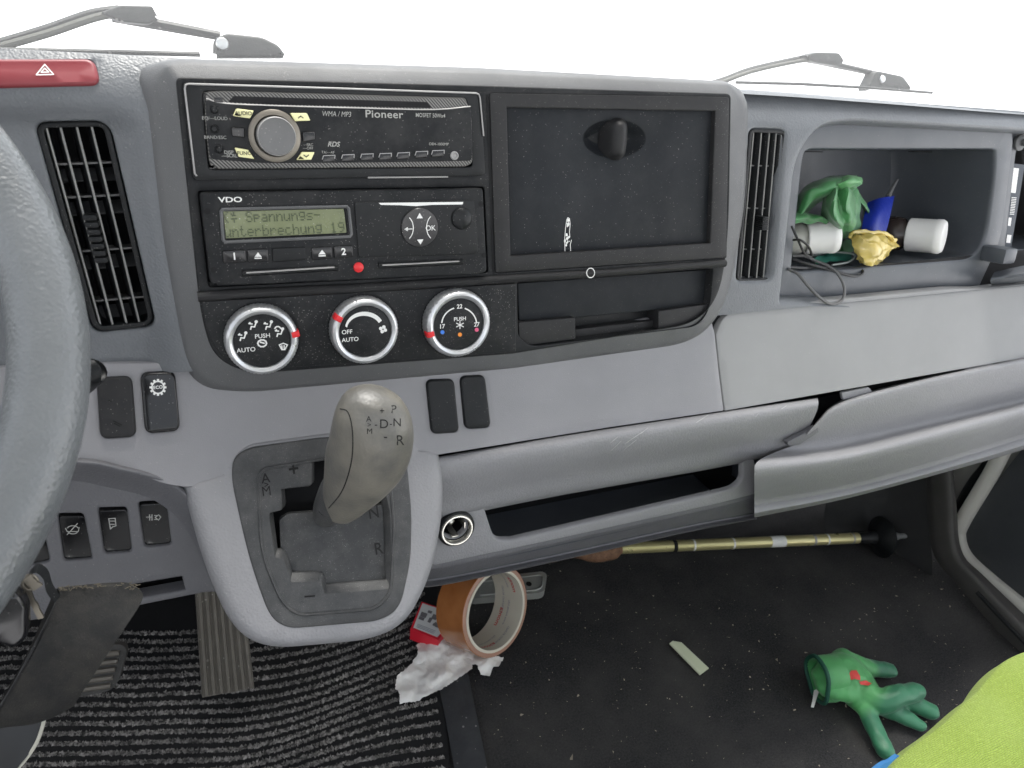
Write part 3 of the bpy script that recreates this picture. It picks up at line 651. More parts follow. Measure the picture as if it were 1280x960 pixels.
# lighter socket
sk_ = dash.part('power_socket', lathe([(sr*1.12, -.004), (sr*1.12, .001), (sr*1.05, .0025), (sr*.99, .0028), (sr*.97, .001)], sc, seg=48, cap=False), G['black2'])
dash.part('rim', lathe([(sr*.98, -.001), (sr*.98, .003), (sr*.93, .0042), (sr*.86, .0042), (sr*.80, .003), (sr*.79, -.003)], sc, seg=48, cap=False), G['chrome'], sk_)
dash.part('socket_bore', lathe([(sr*.785, -.001), (sr*.78, -.04), (sr*.5, -.041), (.0001, -.041)], sc, seg=32, cap=False), G['void'], sk_)
dash.part('contact', join(lathe([(.003, -.030), (.003, -.012), (.0001, -.010)], sc, seg=16), box(sc+Vector((sr*.6, .012, .0)), (.001, .02, .006)), box(sc+Vector((0, .012, -sr*.6)), (.006, .02, .001))), G['chrome'], sk_)

# -- right lower flap (glovebox lid), hanging open a little
a0 = [(1018, 536), (1040, 512), (1062, 507), (1100, 496), (1280, 455), (1420, 424)]
dash.part('glovebox_lid', loft([[D(x, y, 0.012) for x, y in [(1020, 528), (1050, 501), (1150, 473), (1280, 445), (1420, 413)]],
 [D(x, y, -0.01) for x, y in [(1018, 531), (1050, 504), (1150, 476), (1280, 448), (1420, 416)]],
 [D(x, y, -0.014) for x, y in [(1010, 541), (1050, 514), (1150, 487), (1280, 458), (1420, 425)]],
 [D(x, y, -0.004) for x, y in [(1000, 553), (1050, 540), (1150, 519), (1280, 489), (1420, 455)]],
 [D(x, y, -0.006) for x, y in [(965, 567), (1050, 556), (1150, 533), (1280, 502), (1420, 466)]],
 [D(x, y, -0.026) for x, y in [(946, 578), (1050, 567), (1150, 543), (1280, 508), (1420, 471)]],
 [D(x, y, -0.031) for x, y in [(943, 592), (1050, 577), (1150, 553), (1280, 517), (1420, 478)]],
 [D(x, y, -0.022) for x, y in [(943, 608), (1050, 592), (1150, 566), (1280, 528), (1420, 488)]],
 [D(x, y, -0.002) for x, y in [(943, 628), (1050, 610), (1150, 584), (1280, 544), (1420, 502)]],
 [D(x, y, 0.02) for x, y in [(943, 647), (1050, 625), (1150, 599), (1280, 562), (1420, 516)]],
 [D(x, y, 0.3) for x, y in [(943, 640), (1050, 618), (1150, 592), (1280, 556), (1420, 510)]]], 60, 5), G['lower'])
for q in ([(1052, 491), (1086, 484), (1092, 491), (1054, 500)], [(1206, 462), (1240, 454), (1243, 460), (1208, 469)]):
    dash.part('lid_tab', slab(q, -.006, 1, 3, .5), G['lower'])
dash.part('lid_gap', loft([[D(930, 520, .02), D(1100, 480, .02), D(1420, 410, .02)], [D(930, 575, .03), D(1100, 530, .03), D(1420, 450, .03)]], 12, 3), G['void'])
dash.part('lid_hinge', slab([(984, 553), (1022, 533), (1024, 540), (1000, 556), (986, 558)], -.012, 2, 6, .8), G['lowd'])

# -- gear console
def hg(x, z): return -.0085+.52*(z+.25)
pl_o = [(292, 572), (312, 560), (420, 545), (506, 560), (514, 640), (513, 700), (500, 760), (476, 776), (360, 786), (338, 772), (312, 700), (290, 600)]
plate_o = px2(pl_o, hg, [14, 10, 30, 16, 20, 20, 20, 16, 16, 22, 60, 20], n=7)
con_o = px2([(250, 606), (285, 594), (284, 574), (310, 554), (420, 539), (511, 554), (518, 566), (534, 566), (542, 610), (540, 660), (527, 724), (500, 776), (462, 792), (345, 802), (312, 786), (280, 715)], hg, [8, 4, 10, 10, 30, 10, 4, 14, 30, 30, 30, 24, 24, 30, 30, 60], n=8)
dash.part('gear_console', sheet(con_o, [offset(ccw(plate_o), .0006)], hg, .007, op=((3, .5), (6, 1.8), (9, 4.5), (11, 8.5), (12.5, 14), (13, 20), (13, 90)), hp=((.6, .2), (1, 1), (1, 14)), osc=(1, .1, 1)), G['lower'])
slot = [(355, 592), (402, 588), (404, 552), (470, 558), (500, 640), (490, 735), (402, 744), (400, 728), (354, 716), (352, 692), (338, 690), (338, 642), (354, 640)]
slot = [(388, 575), (470, 560), (488, 640), (492, 736), (404, 743), (400, 727), (362, 728), (352, 698), (342, 698), (335, 640), (352, 636), (350, 610), (388, 606)]
slot_o = px2(slot, hg, [3, 10, 3, 8, 4, 3, 4, 3, 5, 5, 3, 3, 3], n=3)
hg2 = lambda x, z: hg(x, z)-.001
gp = dash.part('gear_plate', sheet(offset(ccw(plate_o), -.0012), [slot_o], hg2, .006, op=lip(1.8, 12), hp=((.4, .1), (.8, .5), (3.8, 7), (4.0, 7.4), (4.0, 9))), G['plate'])
inner = px2([(338, 563), (492, 563), (498, 745), (340, 750)], lambda x, z: hg(x, z)+.008)
hg3 = lambda x, z: hg(x, z)+.0075
dash.part('gear_slot_bed', sheet(inner, (), lambda x, z: hg(x, z)+.035, grid=True), G['void'], gp)
dash.part('slide_cover', sheet(px2([(360, 643), (450, 636), (486, 630), (484, 727), (404, 733), (402, 716), (368, 716), (352, 690), (350, 650)], hg3, 4), (), hg3, .008, op=((.4, .2), (.5, 3))), G['plate2'], gp)
# raised inner border of the plate
bord = px2([(322, 586), (404, 573), (486, 580), (492, 660), (488, 740), (470, 760), (372, 768), (352, 752), (326, 690)], hg, [14, 0, 14, 10, 14, 14, 14, 18, 30], n=6)
bp = [Vector((p.x, hg(p.x, p.y)-.0012, p.y)) for p in bord]
dash.part('plate_ridge', tube(bp, .0012, 6, closed=True), G['plate'], gp)
hgt = lambda x, z: hg(x, z)-.0011
dash.part('gear_letter', text('+', 367, 587, hgt, .014, .012), G['inkdark'], gp)
dash.part('gear_letter', join(text('A', 332, 598, hgt, .0090, .01), text('>', 333, 606, hgt, .006, .01), text('M', 333, 614, hgt, .0088)), G['inkdark'], gp)
dash.part('gear_letter', text('N', 467, 641, hgt, .0112, .012), G['inkdark'], gp)
dash.part('gear_letter', text('R', 473, 686, hgt, .0112, .012), G['inkdark'], gp)
dash.part('gear_letter', ribbon([[(381, 745.5), (393, 744.5)]], .001, hgt), G['inkdark'], gp)

# ------------------------------------------------------------------ RADIO
radio = Thing('car_radio', 'black dusty car radio with round volume knob and pale yellow buttons', 'radio', D(420, 165, 0))
radio.part('mount_frame', sheet(px2([(229.5, 104.5), (599.5, 116), (606, 218.5), (243, 224)], -.003, 6), [px2([(251, 112), (585, 121.5), (592.5, 210), (259, 213.5)], -.003, 7)], -.003, op=((.5, .2), (.7, 1), (.7, 14)), hp=((.4, .1), (.8, .5), (1, 1.4), (1, 12)), grid=False), G['black2'])
fo = ccw(px2([(230, 105), (599, 116.5), (605.5, 218), (243.5, 223.5)], -.0034, 6)); fo3 = [Vector((p.x, -.0034, p.y)) for p in fo]
lo = [p for p in fo3]
tl = [D(x, y, -.0038) for x, y in ((604.5, 170), (600, 122), (598.5, 118), (595, 116.5), (420, 110.5), (236, 105), (232, 106), (231, 111), (243.5, 217), (246, 220))]
radio.part('silver_edge', tube(tl, .0006, 6), G['silverline'])
radio.part('silver_edge', tube([D(460, 222, -.0035), D(560, 221, -.0035)], .0006, 6), G['silverline'])
YR = -.0045
hatch = MatB('hatched_grey'); wv = hatch.n('ShaderNodeTexWave', Scale=270, bands_direction='DIAGONAL'); hatch.l(hatch.tc.outputs['Object'], wv.inputs['Vector'])
hatch.l(hatch.mix(hatch.ramp(wv.outputs[1], ((.4, 0), (.6, 1))), (.018, .018, .018), (.17, .165, .155)), hatch.b.inputs['Base Color'])
face = radio.part('faceplate', slab([(257, 114.5), (280, 113.5), (582, 122), (590, 145), (591, 205), (580, 208.5), (270, 211.5), (262, 206), (256, 150)], YR, [5, 2, 4, 10, 6, 6, 6, 6, 10], 10, 1.2), hatch.m)
ho = [(257.5, 125), (282, 129.5), (420, 134), (540, 137.5), (588.5, 134), (590.5, 180), (590, 201), (470, 203), (330, 204), (263, 199), (258, 160)]
radio.part('front_panel', slab(ho, YR-.0012, [3, 4, 10, 8, 4, 10, 5, 10, 10, 6, 10], 2, .4), G['black'], face)
radio.part('chrome_line', tube(cat([D(x, y, YR-.0014) for x, y in ((257.5, 123), (280, 129), (340, 132), (440, 134.8), (540, 137), (588, 133))], 6), .0004, 5), G['silverline'], face)
radio.part('disc_slot', slab([(292, 120), (534, 127.5), (540, 135), (340, 130.5), (285, 127.5)], YR-.0004, 1, .5, .15), G['void'], face)
radio.part('release_tab', slab([(269, 121), (279, 121), (277, 128), (267, 127.5)], YR-.002, 1, 2, .3), G['gloss'], face)
vc = D(343, 170, YR); vr_ = 32.5*pxm(343, 170, YR)
vk = radio.part('volume_knob', lathe([(vr_*.73, .0), (vr_*.74, .009), (vr_*.73, .0115), (vr_*.70, .0125), (vr_*.60, .0122), (.0001, .0124)], vc, seg=64), G['knobgrey'])
radio.part('knob_ring', lathe([(vr_, .000), (vr_, .0025), (vr_*.94, .0034), (vr_*.80, .0038), (vr_*.76, .003), (vr_*.76, .0)], vc, seg=64, cap=False), G['bronze'], vk)
radio.part('knob_edge', lathe([(vr_*.725, .0112), (vr_*.735, .0118), (vr_*.70, .0128), (vr_*.69, .0122)], vc, seg=64, cap=False), G['silverline'], vk)
def zz(pts, s=6.4, ox=240, oy=100): return [(ox+x/s, oy+y/s) for x, y in pts]
for nm, pts, tx in (('button', [(355, 228), (495, 245), (465, 308), (328, 288)], 'AUDIO'), ('button', [(785, 265), (920, 265), (948, 325), (825, 330)], '^'), ('button', [(340, 540), (450, 560), (500, 632), (375, 615)], 'FUNC'), ('button', [(880, 576), (982, 578), (955, 638), (836, 640)], 'v')):
    P = zz(pts); b = radio.part('button', slab(P, YR-.0035, .8, 3, .5), G['lime'], label='pale yellow button'); cx = sum(p[0] for p in P)/4; cy = sum(p[1] for p in P)/4
    if len(tx) > 1: radio.part('lettering', text(tx, cx, cy, YR-.0035, .0032, .01), G['inkdark'], b)
    else: s_ = -1 if tx == '^' else 1; radio.part('symbol', ribbon([[(cx-3, cy-1.2*s_), (cx, cy+1.2*s_), (cx+3, cy-1.2*s_)]], .0006, YR-.0035), G['inkdark'], b)
for pts in ([(315, 378), (420, 382), (420, 460), (322, 450)], [(882, 415), (985, 415), (985, 480), (890, 495)]):
    radio.part('button', slab(zz(pts), YR-.0032, 1, 3, .5), G['gloss'])
for x, y in ((178, 235), (178, 392), (218, 553)):
    p = D(240+x/6.4, 100+y/6.4, YR-.001); radio.part('round_button', lathe([(.0027, 0), (.0027, .0009), (.0023, .0012), (.0021, .0006), (.0017, .0006), (.0017, .0020), (.0014, .0024), (.0001, .0024)], p, seg=24), G['black2'])
for i, (x, y) in enumerate(((610, 378), (687, 375), (763, 372), (836, 370), (908, 367), (981, 362), (1047, 358))):
    X = 220+x/3.2; Y_ = 80+y/3.2
    b = radio.part('preset_button', slab([(X-6.5, Y_-3.6), (X+8, Y_-4.2), (X+7.5, Y_+4), (X-8, Y_+4.6)], YR-.0028, 1, 3, .5), G['gloss'])
    radio.part('button_edge', ribbon([[(X-8, Y_+1), (X-6.5, Y_-3.6), (X+8, Y_-4.2), (X+7.8, Y_)]], .0005, YR-.0029), G['silverline'], b)
radio.part('aux_jack', join(lathe([(.0030, 0), (.0030, .0014), (.0024, .0018), (.0018, .0012), (.0016, .0004), (.0001, .0004)], D(567.5, 194.5, YR-.001), seg=24)), G['silverline'])
YL = YR-.0014
radio.part('brand_lettering', text('Pioneer', 480, 143.2, YL, .0068, .012, 1.18, spacing=1.05), G['dimwhite'], face)
radio.part('lettering', join(text('WMA / MP3', 420.5, 142.8, YL, .0046, .0, .82, shear=.2), text('MOSFET 50Wx4', 538, 144.5, YL, .0038, .004, .82), text('RDS', 416.5, 180.5, YL, .0044, .02, shear=.3), text('TA/\u2014AF', 410, 190.5, YL, .0024, .0), text('DEH-1000MP', 548.5, 180.2, YL, .0026)), G['dimwhite'], face)
radio.part('lettering', join(text('EQ/\u2014LOUD', 268.5, 148, YL, .0028), text('BAND/ESC', 269, 171.8, YL, .0028), text('DISP', 286, 190.4, YL, .0029, .01), text('\u2014SCRL', 287, 194.8, YL, .0029, .01)), G['dimwhite'], face)
radio.part('lettering', join(text('\u2014SRC', 385, 181, YL, .0024), text('\u2014OFF', 385, 185.3, YL, .0024)), G['dimwhite'], face)

# ------------------------------------------------------------------ TACHOGRAPH
ta = Thing('tachograph', 'black tachograph unit with green two line text display below the radio', 'tachograph', D(430, 295, 0))
YT = -.006
tb = ta.part('housing', sheet(offset(ccw(px2([(249, 240.5), (604, 235), (609, 340), (600, 343), (275, 358), (263, 356)], YT, [6, 5, 5, 5, 6, 8])), -.0016), [px2([(277, 263), (432, 259.5), (436, 293), (281, 300.5)], YT, 3)], YT, op=lip(1.6, 18), hp=((.2, .1), (.4, .4), (1.0, 2.0)), grid=False), G['black'])
ta.part('display_bezel', tube(cat([Vector((p.x, YT-.0004, p.y)) for p in px2([(276, 261.5), (435.5, 257.8), (439.5, 295.5), (279, 302.5)], YT, 5, step=.02)], 2, True), .0011, 6, closed=True), G['bez_side'], tb)
dsp = ta.part('display', sheet(px2([(274, 259), (438, 256), (442, 297), (277, 304)], YT+.0019), (), YT+.0019, grid=False), G['lcd'])
GL = {'S': '01110 10001 10000 01110 00001 10001 01110', 'p': '00000 00000 11110 10001 11110 10000 10000', 'a': '00000 00000 01110 00001 01111 10001 01111', 'n': '00000 00000 10110 11001 10001 10001 10001', 'u': '00000 00000 10001 10001 10001 10011 01101', 'g': '00000 01111 10001 10001 01111 00001 01110', 's': '00000 00000 01111 10000 01110 00001 11110', '-': '00000 00000 00000 11111 00000 00000 00000', 't': '01000 01000 11100 01000 01000 01001 00110', 'e': '00000 00000 01110 10001 11111 10000 01110', 'r': '00000 00000 10110 11001 10000 10000 10000', 'b': '10000 10000 10110 11001 10001 10001 11110', 'c': '00000 00000 01110 10000 10000 10001 01110', 'h': '10000 10000 10110 11001 10001 10001 10001', '1': '00100 01100 00100 00100 00100 00100 01110', '9': '01110 10001 10001 01111 00001 00010 01100', '@': '00100 10100 01110 00000 11111 00100 00100', '(': '00010 00100 01000 01000 01000 00100 00010', ' ': '00000 '*7}
def dots(rows):
    vs = []; fs = []
    for j, s_ in enumerate(rows):
        for i, ch in enumerate(s_):
            g = GL[ch].split()
            for r_ in range(7):
                for c_ in range(5):
                    if g[r_][c_] == '1':
                        u = (i*6+c_)/(16*6); v = (j*9+r_+1.5)/18.5
                        a = Vector((279, 263)).lerp(Vector((430, 259.5)), u); b = Vector((282.5, 300)).lerp(Vector((434, 293)), u); p = a.lerp(b, v); d_ = D(p.x, p.y, YT+.0016); k = len(vs); s2 = .00040
                        vs += [Vector((d_.x-s2, d_.y, d_.z-s2)), Vector((d_.x+s2, d_.y, d_.z-s2)), Vector((d_.x+s2, d_.y, d_.z+s2)), Vector((d_.x-s2, d_.y, d_.z+s2))]; fs.append((k, k+1, k+2, k+3))
    return vs, fs
ta.part('display_text', dots(['(@ Spannungs-   ', 'unterbrechung 19']), G['lcdink'], dsp)
YB = YT-.0014
for pts, kind in (([(278, 313.5), (307, 312), (308, 328), (279, 329.5)], '1'), ([(309, 312), (335, 311), (336, 327), (310, 328.5)], 'e'), ([(340, 310.5), (382, 308.5), (383, 325), (341, 328)], ''), ([(389, 309.5), (415, 308), (416, 323.5), (390, 325.5)], 'e'), ([(417, 307.8), (441, 306.5), (442, 321.5), (418, 323.5)], '2')):
    b = ta.part('button', slab(pts, YB, 2.5, 3, .7), G['gloss'] if kind else G['black2']); cx = sum(p[0] for p in pts)/4; cy = sum(p[1] for p in pts)/4
    if kind in '12' and kind: ta.part('lettering', text(kind, cx, cy, YB, .0066, .02), G['white'], b)
    if kind == 'e': ta.part('symbol', dpoly([[(cx-4.5, cy+1.5), (cx+4.5, cy+1.2), (cx, cy-4.5)], [(cx-4.5, cy+2.5), (cx+4.5, cy+2.2), (cx+4.5, cy+3.6), (cx-4.5, cy+3.9)]], YB), G['white'], b)
for a, b in (((303, 341.5), (422, 334.5)), ((473, 332), (578, 327))):
    ta.part('card_slot', tube([D(a[0], a[1], YT), D(b[0], b[1], YT)], .0024, 8, flatk=.9), G['black2'])
    ta.part('slot_edge', tube([D(a[0]+5, a[1]-.4, YT-.0022), D(b[0]-4, b[1]-.4, YT-.0022)], .0006, 6), G['silverline'])
ta.part('warning_lamp', lathe([(.0036, 0), (.0036, .0008), (.0028, .0016), (.0001, .002)], D(448, 334, YT), seg=24), G['red'])
pn = ta.part('printer_cover', slab([(443, 253), (592.5, 250), (598, 316), (585, 318), (448.5, 322)], YT-.0018, [2, 3, 5, 0, 3], 2, .5), G['black2'])
YP = YT-.0019
ta.part('cover_edge', ribbon([[(442.5, 252.5), (592.5, 249.5)], [(442.5, 252.5), (448, 322)], [(598, 316), (448, 322.5)]], .0005, YT, .0005), G['frame'], pn)
ta.part('paper_tear', dpoly([[(473, 253.5), (579, 252.3), (578, 255.5), (540, 256), (520, 257.6), (500, 256.5), (476, 256)]], YP), G['white'], pn)
nc = D(524.5, 284.5, YP); nr = 23.5*pxm(524, 284, YP)
nav = ta.part('navigation_pad', lathe([(nr, 0), (nr, .0008), (nr*.96, .0014), (.0001, .0016)], nc, seg=48), G['gloss'])
YN = YP-.0016
ta.part('symbol', join(dpoly([[(520.5, 273), (528.5, 272.7), (524.3, 266)], [(521, 299.5), (529, 299), (525.5, 305.5)]], YN), ribbon([[(506, 286.5), (515, 286)], arc(504, 285, 12.5, 52, -52, 10, 1.3), arc(546, 284, 13, 128, 232, 10, 1.3)], .0006, YN), dpoly([[(505, 286.4), (509.5, 283.8), (509.5, 289)]], YN)), G['white'], nav)
ta.part('lettering', text('OK', 538, 285.2, YN, .0052, .005), G['white'], nav)
kc = D(577, 273, YP); kr = 12.8*pxm(577, 273, YP)
ta.part('release_button', lathe([(kr, 0), (kr, .0012), (kr*.9, .0022), (kr*.6, .0036), (.0001, .0042)], kc, seg=36), G['black2'], None)
for x, y in ((259, 263.7), (601, 255), (267, 337), (605, 319)): ta.part('screw_hole', lathe([(.0020, 0), (.0020, .0002), (.0001, .0002)], D(x, y, YT), seg=16), G['void'])
ta.part('brand_lettering', text('VDO', 288, 249.8, YT, .0046, .02, 1.45), G['white'], tb)

# ------------------------------------------------------------------ GEAR LEVER
gl = Thing('gear_lever', 'worn grey gear lever knob on a leaning stalk in the gear console', 'gear lever', D(408, 640, -.045))
kpath = [((409, 634), -.052, 20), ((412, 624), -.062, 22.5), ((419, 606), -.072, 27), ((431, 584), -.084, 35), ((447, 560), -.096, 45), ((460, 540), -.106, 51.5), ((467, 525), -.110, 53), ((470, 510), -.112, 49), ((471, 500), -.113, 41), ((471.5, 493), -.113, 30), ((472, 489.5), -.113, 17), ((472, 488.2), -.113, 6)]
def knob_geo():
    V = ray(460, 560); V.normalize()
    kp = [((424, 640), -.050, 20), ((428, 632), -.055, 26), ((435, 619), -.063, 33), ((446, 599), -.072, 43), ((456, 577), -.080, 52), ((463, 559), -.086, 54), ((466.5, 541), -.091, 54), ((468, 525), -.095, 51.5), ((468.5, 511), -.097, 46), ((469, 500), -.098, 37.5), ((469, 493), -.098, 27), ((469, 489.5), -.098, 16), ((469, 488), -.098, 5)]
    P = [D(*a, b) for a, b, c in kp]; rd = [c*(p-Vector((0, -L, 0))).length/F/1.06 for p, (a, b, c) in zip(P, kp)]
    P2 = cat(P, 6); r2 = [x[0] for x in cat([Vector((r, 0, 0)) for r in rd], 6)]; seg = 44; vs = []; fs = []
    up = (P[5]-P[1]).normalized(); side = up.cross(V).normalized(); fw = side.cross(up)
    for i, p in enumerate(P2):
        f_ = i/len(P2); t = (P2[min(i+1, len(P2)-1)]-P2[max(i-1, 0)]).normalized()
        dirn = t.lerp(up, .6).normalized(); sd_ = dirn.cross(V).normalized(); fd = sd_.cross(dirn)
        for k in range(seg):
            an = 2*math.pi*k/seg; vs.append(p+sd_*(math.cos(an)*r2[i])+fd*(math.sin(an)*r2[i]*.86))
    n = len(P2)
    for i in range(n-1):
        for k in range(seg): l = (k+1) % seg; fs.append((i*seg+k, i*seg+l, (i+1)*seg+l, (i+1)*seg+k))
    fs += [tuple(range(seg))[::-1], tuple((n-1)*seg+k for k in range(seg))]
    return vs, fs
kg = MatB('worn_knob'); n1 = kg.n('ShaderNodeTexNoise', Scale=45, Detail=6, Roughness=.65); kg.l(kg.tc.outputs['Object'], n1.inputs['Vector'])
sp = kg.n('ShaderNodeSeparateXYZ'); kg.l(kg.tc.outputs['Object'], sp.inputs[0])
cb = kg.mix(kg.ramp(n1.outputs[0], ((.36, 0), (.68, 1))), (.098, .095, .086), (.145, .136, .115)); n2 = kg.n('ShaderNodeTexNoise', Scale=22, Detail=4); kg.l(kg.tc.outputs['Object'], n2.inputs['Vector'])
cb = kg.mix(kg.ramp(n2.outputs[0], ((.5, 0), (.66, 1))), cb, (.165, .155, .130))
kg.l(cb, kg.b.inputs['Base Color']); kg.b.inputs['Roughness'].default_value = .40; kg.b.inputs['Specular IOR Level'].default_value = .55
vv = kg.n('ShaderNodeTexVoronoi', feature='SMOOTH_F1', Scale=520); kg.l(kg.tc.outputs['Object'], vv.inputs['Vector']); bb = kg.n('ShaderNodeBump', Strength=.25, Distance=.0006, invert=True); kg.l(vv.outputs['Distance'], bb.inputs['Height']); kg.l(bb.outputs[0], kg.b.inputs['Normal'])
geo = knob_geo(); knob = gl.part('knob', geo, kg.m)
bvh = BVHTree.FromPolygons([tuple(v) for v in geo[0]], geo[1]); C0 = Vector((0, -L, 0))
def onknob(px, py, lift=.0002):
    d_ = ray(px, py).normalized(); h_ = bvh.ray_cast(C0, d_); return (h_[0]-d_*lift) if h_[0] else None
def knob_text(s_, px, py, size_px, sx=1.0):
    v, f = text2(s_, size_px, 0.0, sx); vs = []
    for x, y in v:
        q = onknob(px+x, py-y); vs.append(q if q else Vector(onknob(px, py)))
    return vs, f
gl.part('gear_letter', join(*[knob_text(a, x, y, s_) for a, x, y, s_ in (('P', 492, 512, 14.5), ('N', 496.5, 528.5, 14.5), ('R', 500, 551, 18), ('D', 480, 530.5, 16), ('+', 477.5, 514, 12), ('A', 461, 524, 10), ('M', 462, 539.5, 10), ('-', 470, 530.5, 13), ('-', 488.5, 529.5, 12), ('-', 482, 545.5, 16), ('>', 461.5, 531.5, 9))]), G['inkdark'], knob)
sm = []
for p in cat([Vector((x, y, 0)) for x, y in ((425, 511), (434, 514), (439, 528), (441, 548), (440, 572), (434, 598), (425, 618), (411, 635))], 6):
    q = onknob(p.x, p.y, .0)
    if q: sm.append(q)
gl.part('knob_seam', tube(sm, .0004, 6), G['void'], knob)
pb_ = D(407, 646, hg); pt_ = D(411, 633, -.052)
gl.part('stalk', tube([pb_+Vector((.004, .02, -.012)), pt_.lerp(pb_, .3), pt_+Vector((.0, -.002, .002))], .0085, 20), G['black2'])
gl.part('collar', tube(cat([D(408, 645, -.038), D(410, 638, -.044), D(416, 628, -.050), D(427, 612, -.056), D(440, 598, -.060)], 4), [x[0] for x in cat([Vector((q_, 0, 0)) for q_ in (.0090, .0108, .0128, .0150, .0150)], 4)], 32), G['plate'])

# ------------------------------------------------------------------ STEERING WHEEL
swm = plastic('worn_wheel_rim', (.115, .123, .128), .34, 'leather', 560, .34, var=.22, spec=.6)
cD = Vector((-.2381, -.1725, -.0751)); nD = Vector((.2587, -1, .6459)).normalized()
u_, v_, n_ = basis(nD)
sw = Thing('steering_wheel', 'worn grey steering wheel rim at the left edge in front of the dashboard', 'steering wheel', cD)
RW = .1817
sw.part('rim', tube([cD+u_*(RW*math.cos(2*math.pi*k/120))+v_*(RW*math.sin(2*math.pi*k/120)) for k in range(120)], .0165, 28, closed=True), swm)
sw.part('hub', lathe([(.075, -.02), (.078, .0), (.07, .015), (.04, .022), (.0001, .024)], cD-nD*.05, nD, 48), G['black2'])
for a in (0, 120, 240):
    dv = u_*math.cos(R(a+100))+v_*math.sin(R(a+100)); sw.part('spoke', tube([cD-nD*.045+dv*.06, cD-nD*.03+dv*.13, cD+dv*.175], [.016, .012, .010], 12, flatk=.6), G['black2'])
st = Thing('column_stalk', 'dark rounded stalk tip peeking out behind the steering wheel rim', 'stalk', D(105, 470, -.10))
st.part('stalk_tip', tube(cat([D(92, 500, -.02), D(102, 482, -.05), D(110, 472, -.08), D(117, 464, -.09), D(122, 462, -.09)], 4), [.006]*5+[.0068]*5+[.0072]*4+[.006, .0045, .001], 16), G['black2'])

# ------------------------------------------------------------------ KEYS AND POUCH
kp_ = Thing('key_ring', 'bunch of metal keys hanging behind the steering wheel', 'keys', D(40, 740, -.10))
met = flat('key_steel', (.16, .145, .12), .35, metal=.8)
def keyblade(a, b, Y, w_=.006):
    A = D(*a, Y); B = D(*b, Y); t = (B-A); n = 8; vs = []; fs = []; e = Vector((0, 1, 0)).cross(t.normalized())*w_/2; dy = Vector((0, .0016, 0)); random.seed(int(a[0]))
    for k in range(n+1):
        p = A+t*k/n; c_ = .5+random.random()*.5 if k > 1 else 1
        vs += [p+e, p-e*c_, p+e+dy, p-e*c_+dy]
    for k in range(n):
        j = 4*k
        fs += [(j, j+1, j+5, j+4), (j+2, j+3, j+7, j+6), (j, j+2, j+6, j+4), (j+1, j+3, j+7, j+5)]
    fs += [(0, 1, 3, 2), (4*n, 4*n+1, 4*n+3, 4*n+2)]
    return vs, fs
kp_.part('key', keyblade((30, 730), (52, 773), -.11, .0035), met, smooth=False)
kp_.part('key', keyblade((33, 722), (48, 735), -.12, .005), met, smooth=False)
kp_.part('key_head', slab([(-30, 755), (20, 742), (34, 762), (35, 800), (18, 813), (-30, 800)], -.13, [2, 10, 8, 10, 8, 2], 10, 3), G['gloss'])
kp_.part('ring', tube([D(38+9*math.cos(a), 728+9*math.sin(a), -.118) for a in [i*math.pi/10 for i in range(20)]], .0009, 8, closed=True), met)
kp_.part('strap', loft([[D(x, y, -.105) for x, y in ((38, 712), (48, 704), (60, 712), (66, 730), (76, 745))], [D(x, y, -.112) for x, y in ((34, 722), (44, 716), (54, 724), (58, 740), (68, 754))]], 16, 2), G['black2'])
lea = plastic('dusty_black_cloth', (.008, .008, .008), .75, 'fine', 900, .5, dust=.9, film=.5, dustcol=(.20, .18, .14), speck=1000, speckop=.3)
po = Thing('black_pouch', 'dusty black cloth pouch with zip edge and frayed top hanging left of the brake pedal', 'pouch', D(90, 830, -.09))
T_ = [(72, 735), (100, 732), (135, 729), (160, 729), (176, 738)]; B_ = [(-10, 906), (12, 902), (45, 898), (75, 888), (96, 876)]
M_ = [(40, 820), (70, 812), (100, 808), (125, 806), (146, 800)]
po.part('front_panel', loft([[D(x, y+2, -.088) for x, y in T_], [D(x, y, -.096) for x, y in T_], [D(x+1, y+14, -.102) for x, y in T_], [D(x, y, -.118) for x, y in M_], [D(x, y, -.112) for x, y in B_], [D(x, y+3, -.104) for x, y in B_]], 24, 6), lea)
po.part('back_panel', loft([[D(x-4, y+3, -.086) for x, y in T_], [D(x-8, y, -.095) for x, y in M_], [D(x-6, y, -.100) for x, y in B_]], 24, 6), lea)
po.part('zip_edge', tube(cat([D(x, y, z) for x, y, z in ((70, 737, -.094), (72, 752, -.100), (58, 782, -.108), (38, 820, -.116), (15, 862, -.114), (-14, 906, -.110))], 6), .0013, 8), G['frame'])
nteeth = 46; zp = cat([D(x, y, z-.0008) for x, y, z in ((73, 739, -.094), (75, 753, -.100), (61, 783, -.108), (41, 821, -.116), (18, 863, -.114), (-11, 907, -.110))], 10)
po.part('zip_teeth', join(*[box(p, (.0016, .001, .0006), None) for p in zp]), G['bez_side'], stuff=True)
random.seed(4); fr_ = []
for k in range(60):
    u = random.random(); x = 72+u*102; y = 735-6*math.sin(u*2)*.9+(3 if u > .93 else 0); p = D(x, y+random.uniform(-1, 4), -.0975-random.random()*.003); fr_.append(tube([p, p+Vector((random.uniform(-.003, .003), -.001, random.uniform(-.001, .0018)))], .00022, 4))
po.part('frayed_threads', join(*fr_), flat('fray', (.11, .095, .07), .9), stuff=True)
fl = Thing('seat_side_flap', 'dark grey plastic flap with pale piping at the lower left corner', 'flap', D(20, 930, -.10))
fl.part('panel', loft([[D(x, y, -.06) for x, y in ((-30, 880), (20, 885), (56, 890))], [D(x, y, -.07) for x, y in ((-30, 930), (15, 935), (48, 925))], [D(x, y, -.075) for x, y in ((-30, 980), (0, 985), (22, 960))]], 14, 5), flat('flap_charcoal', (.013, .014, .016), .5))
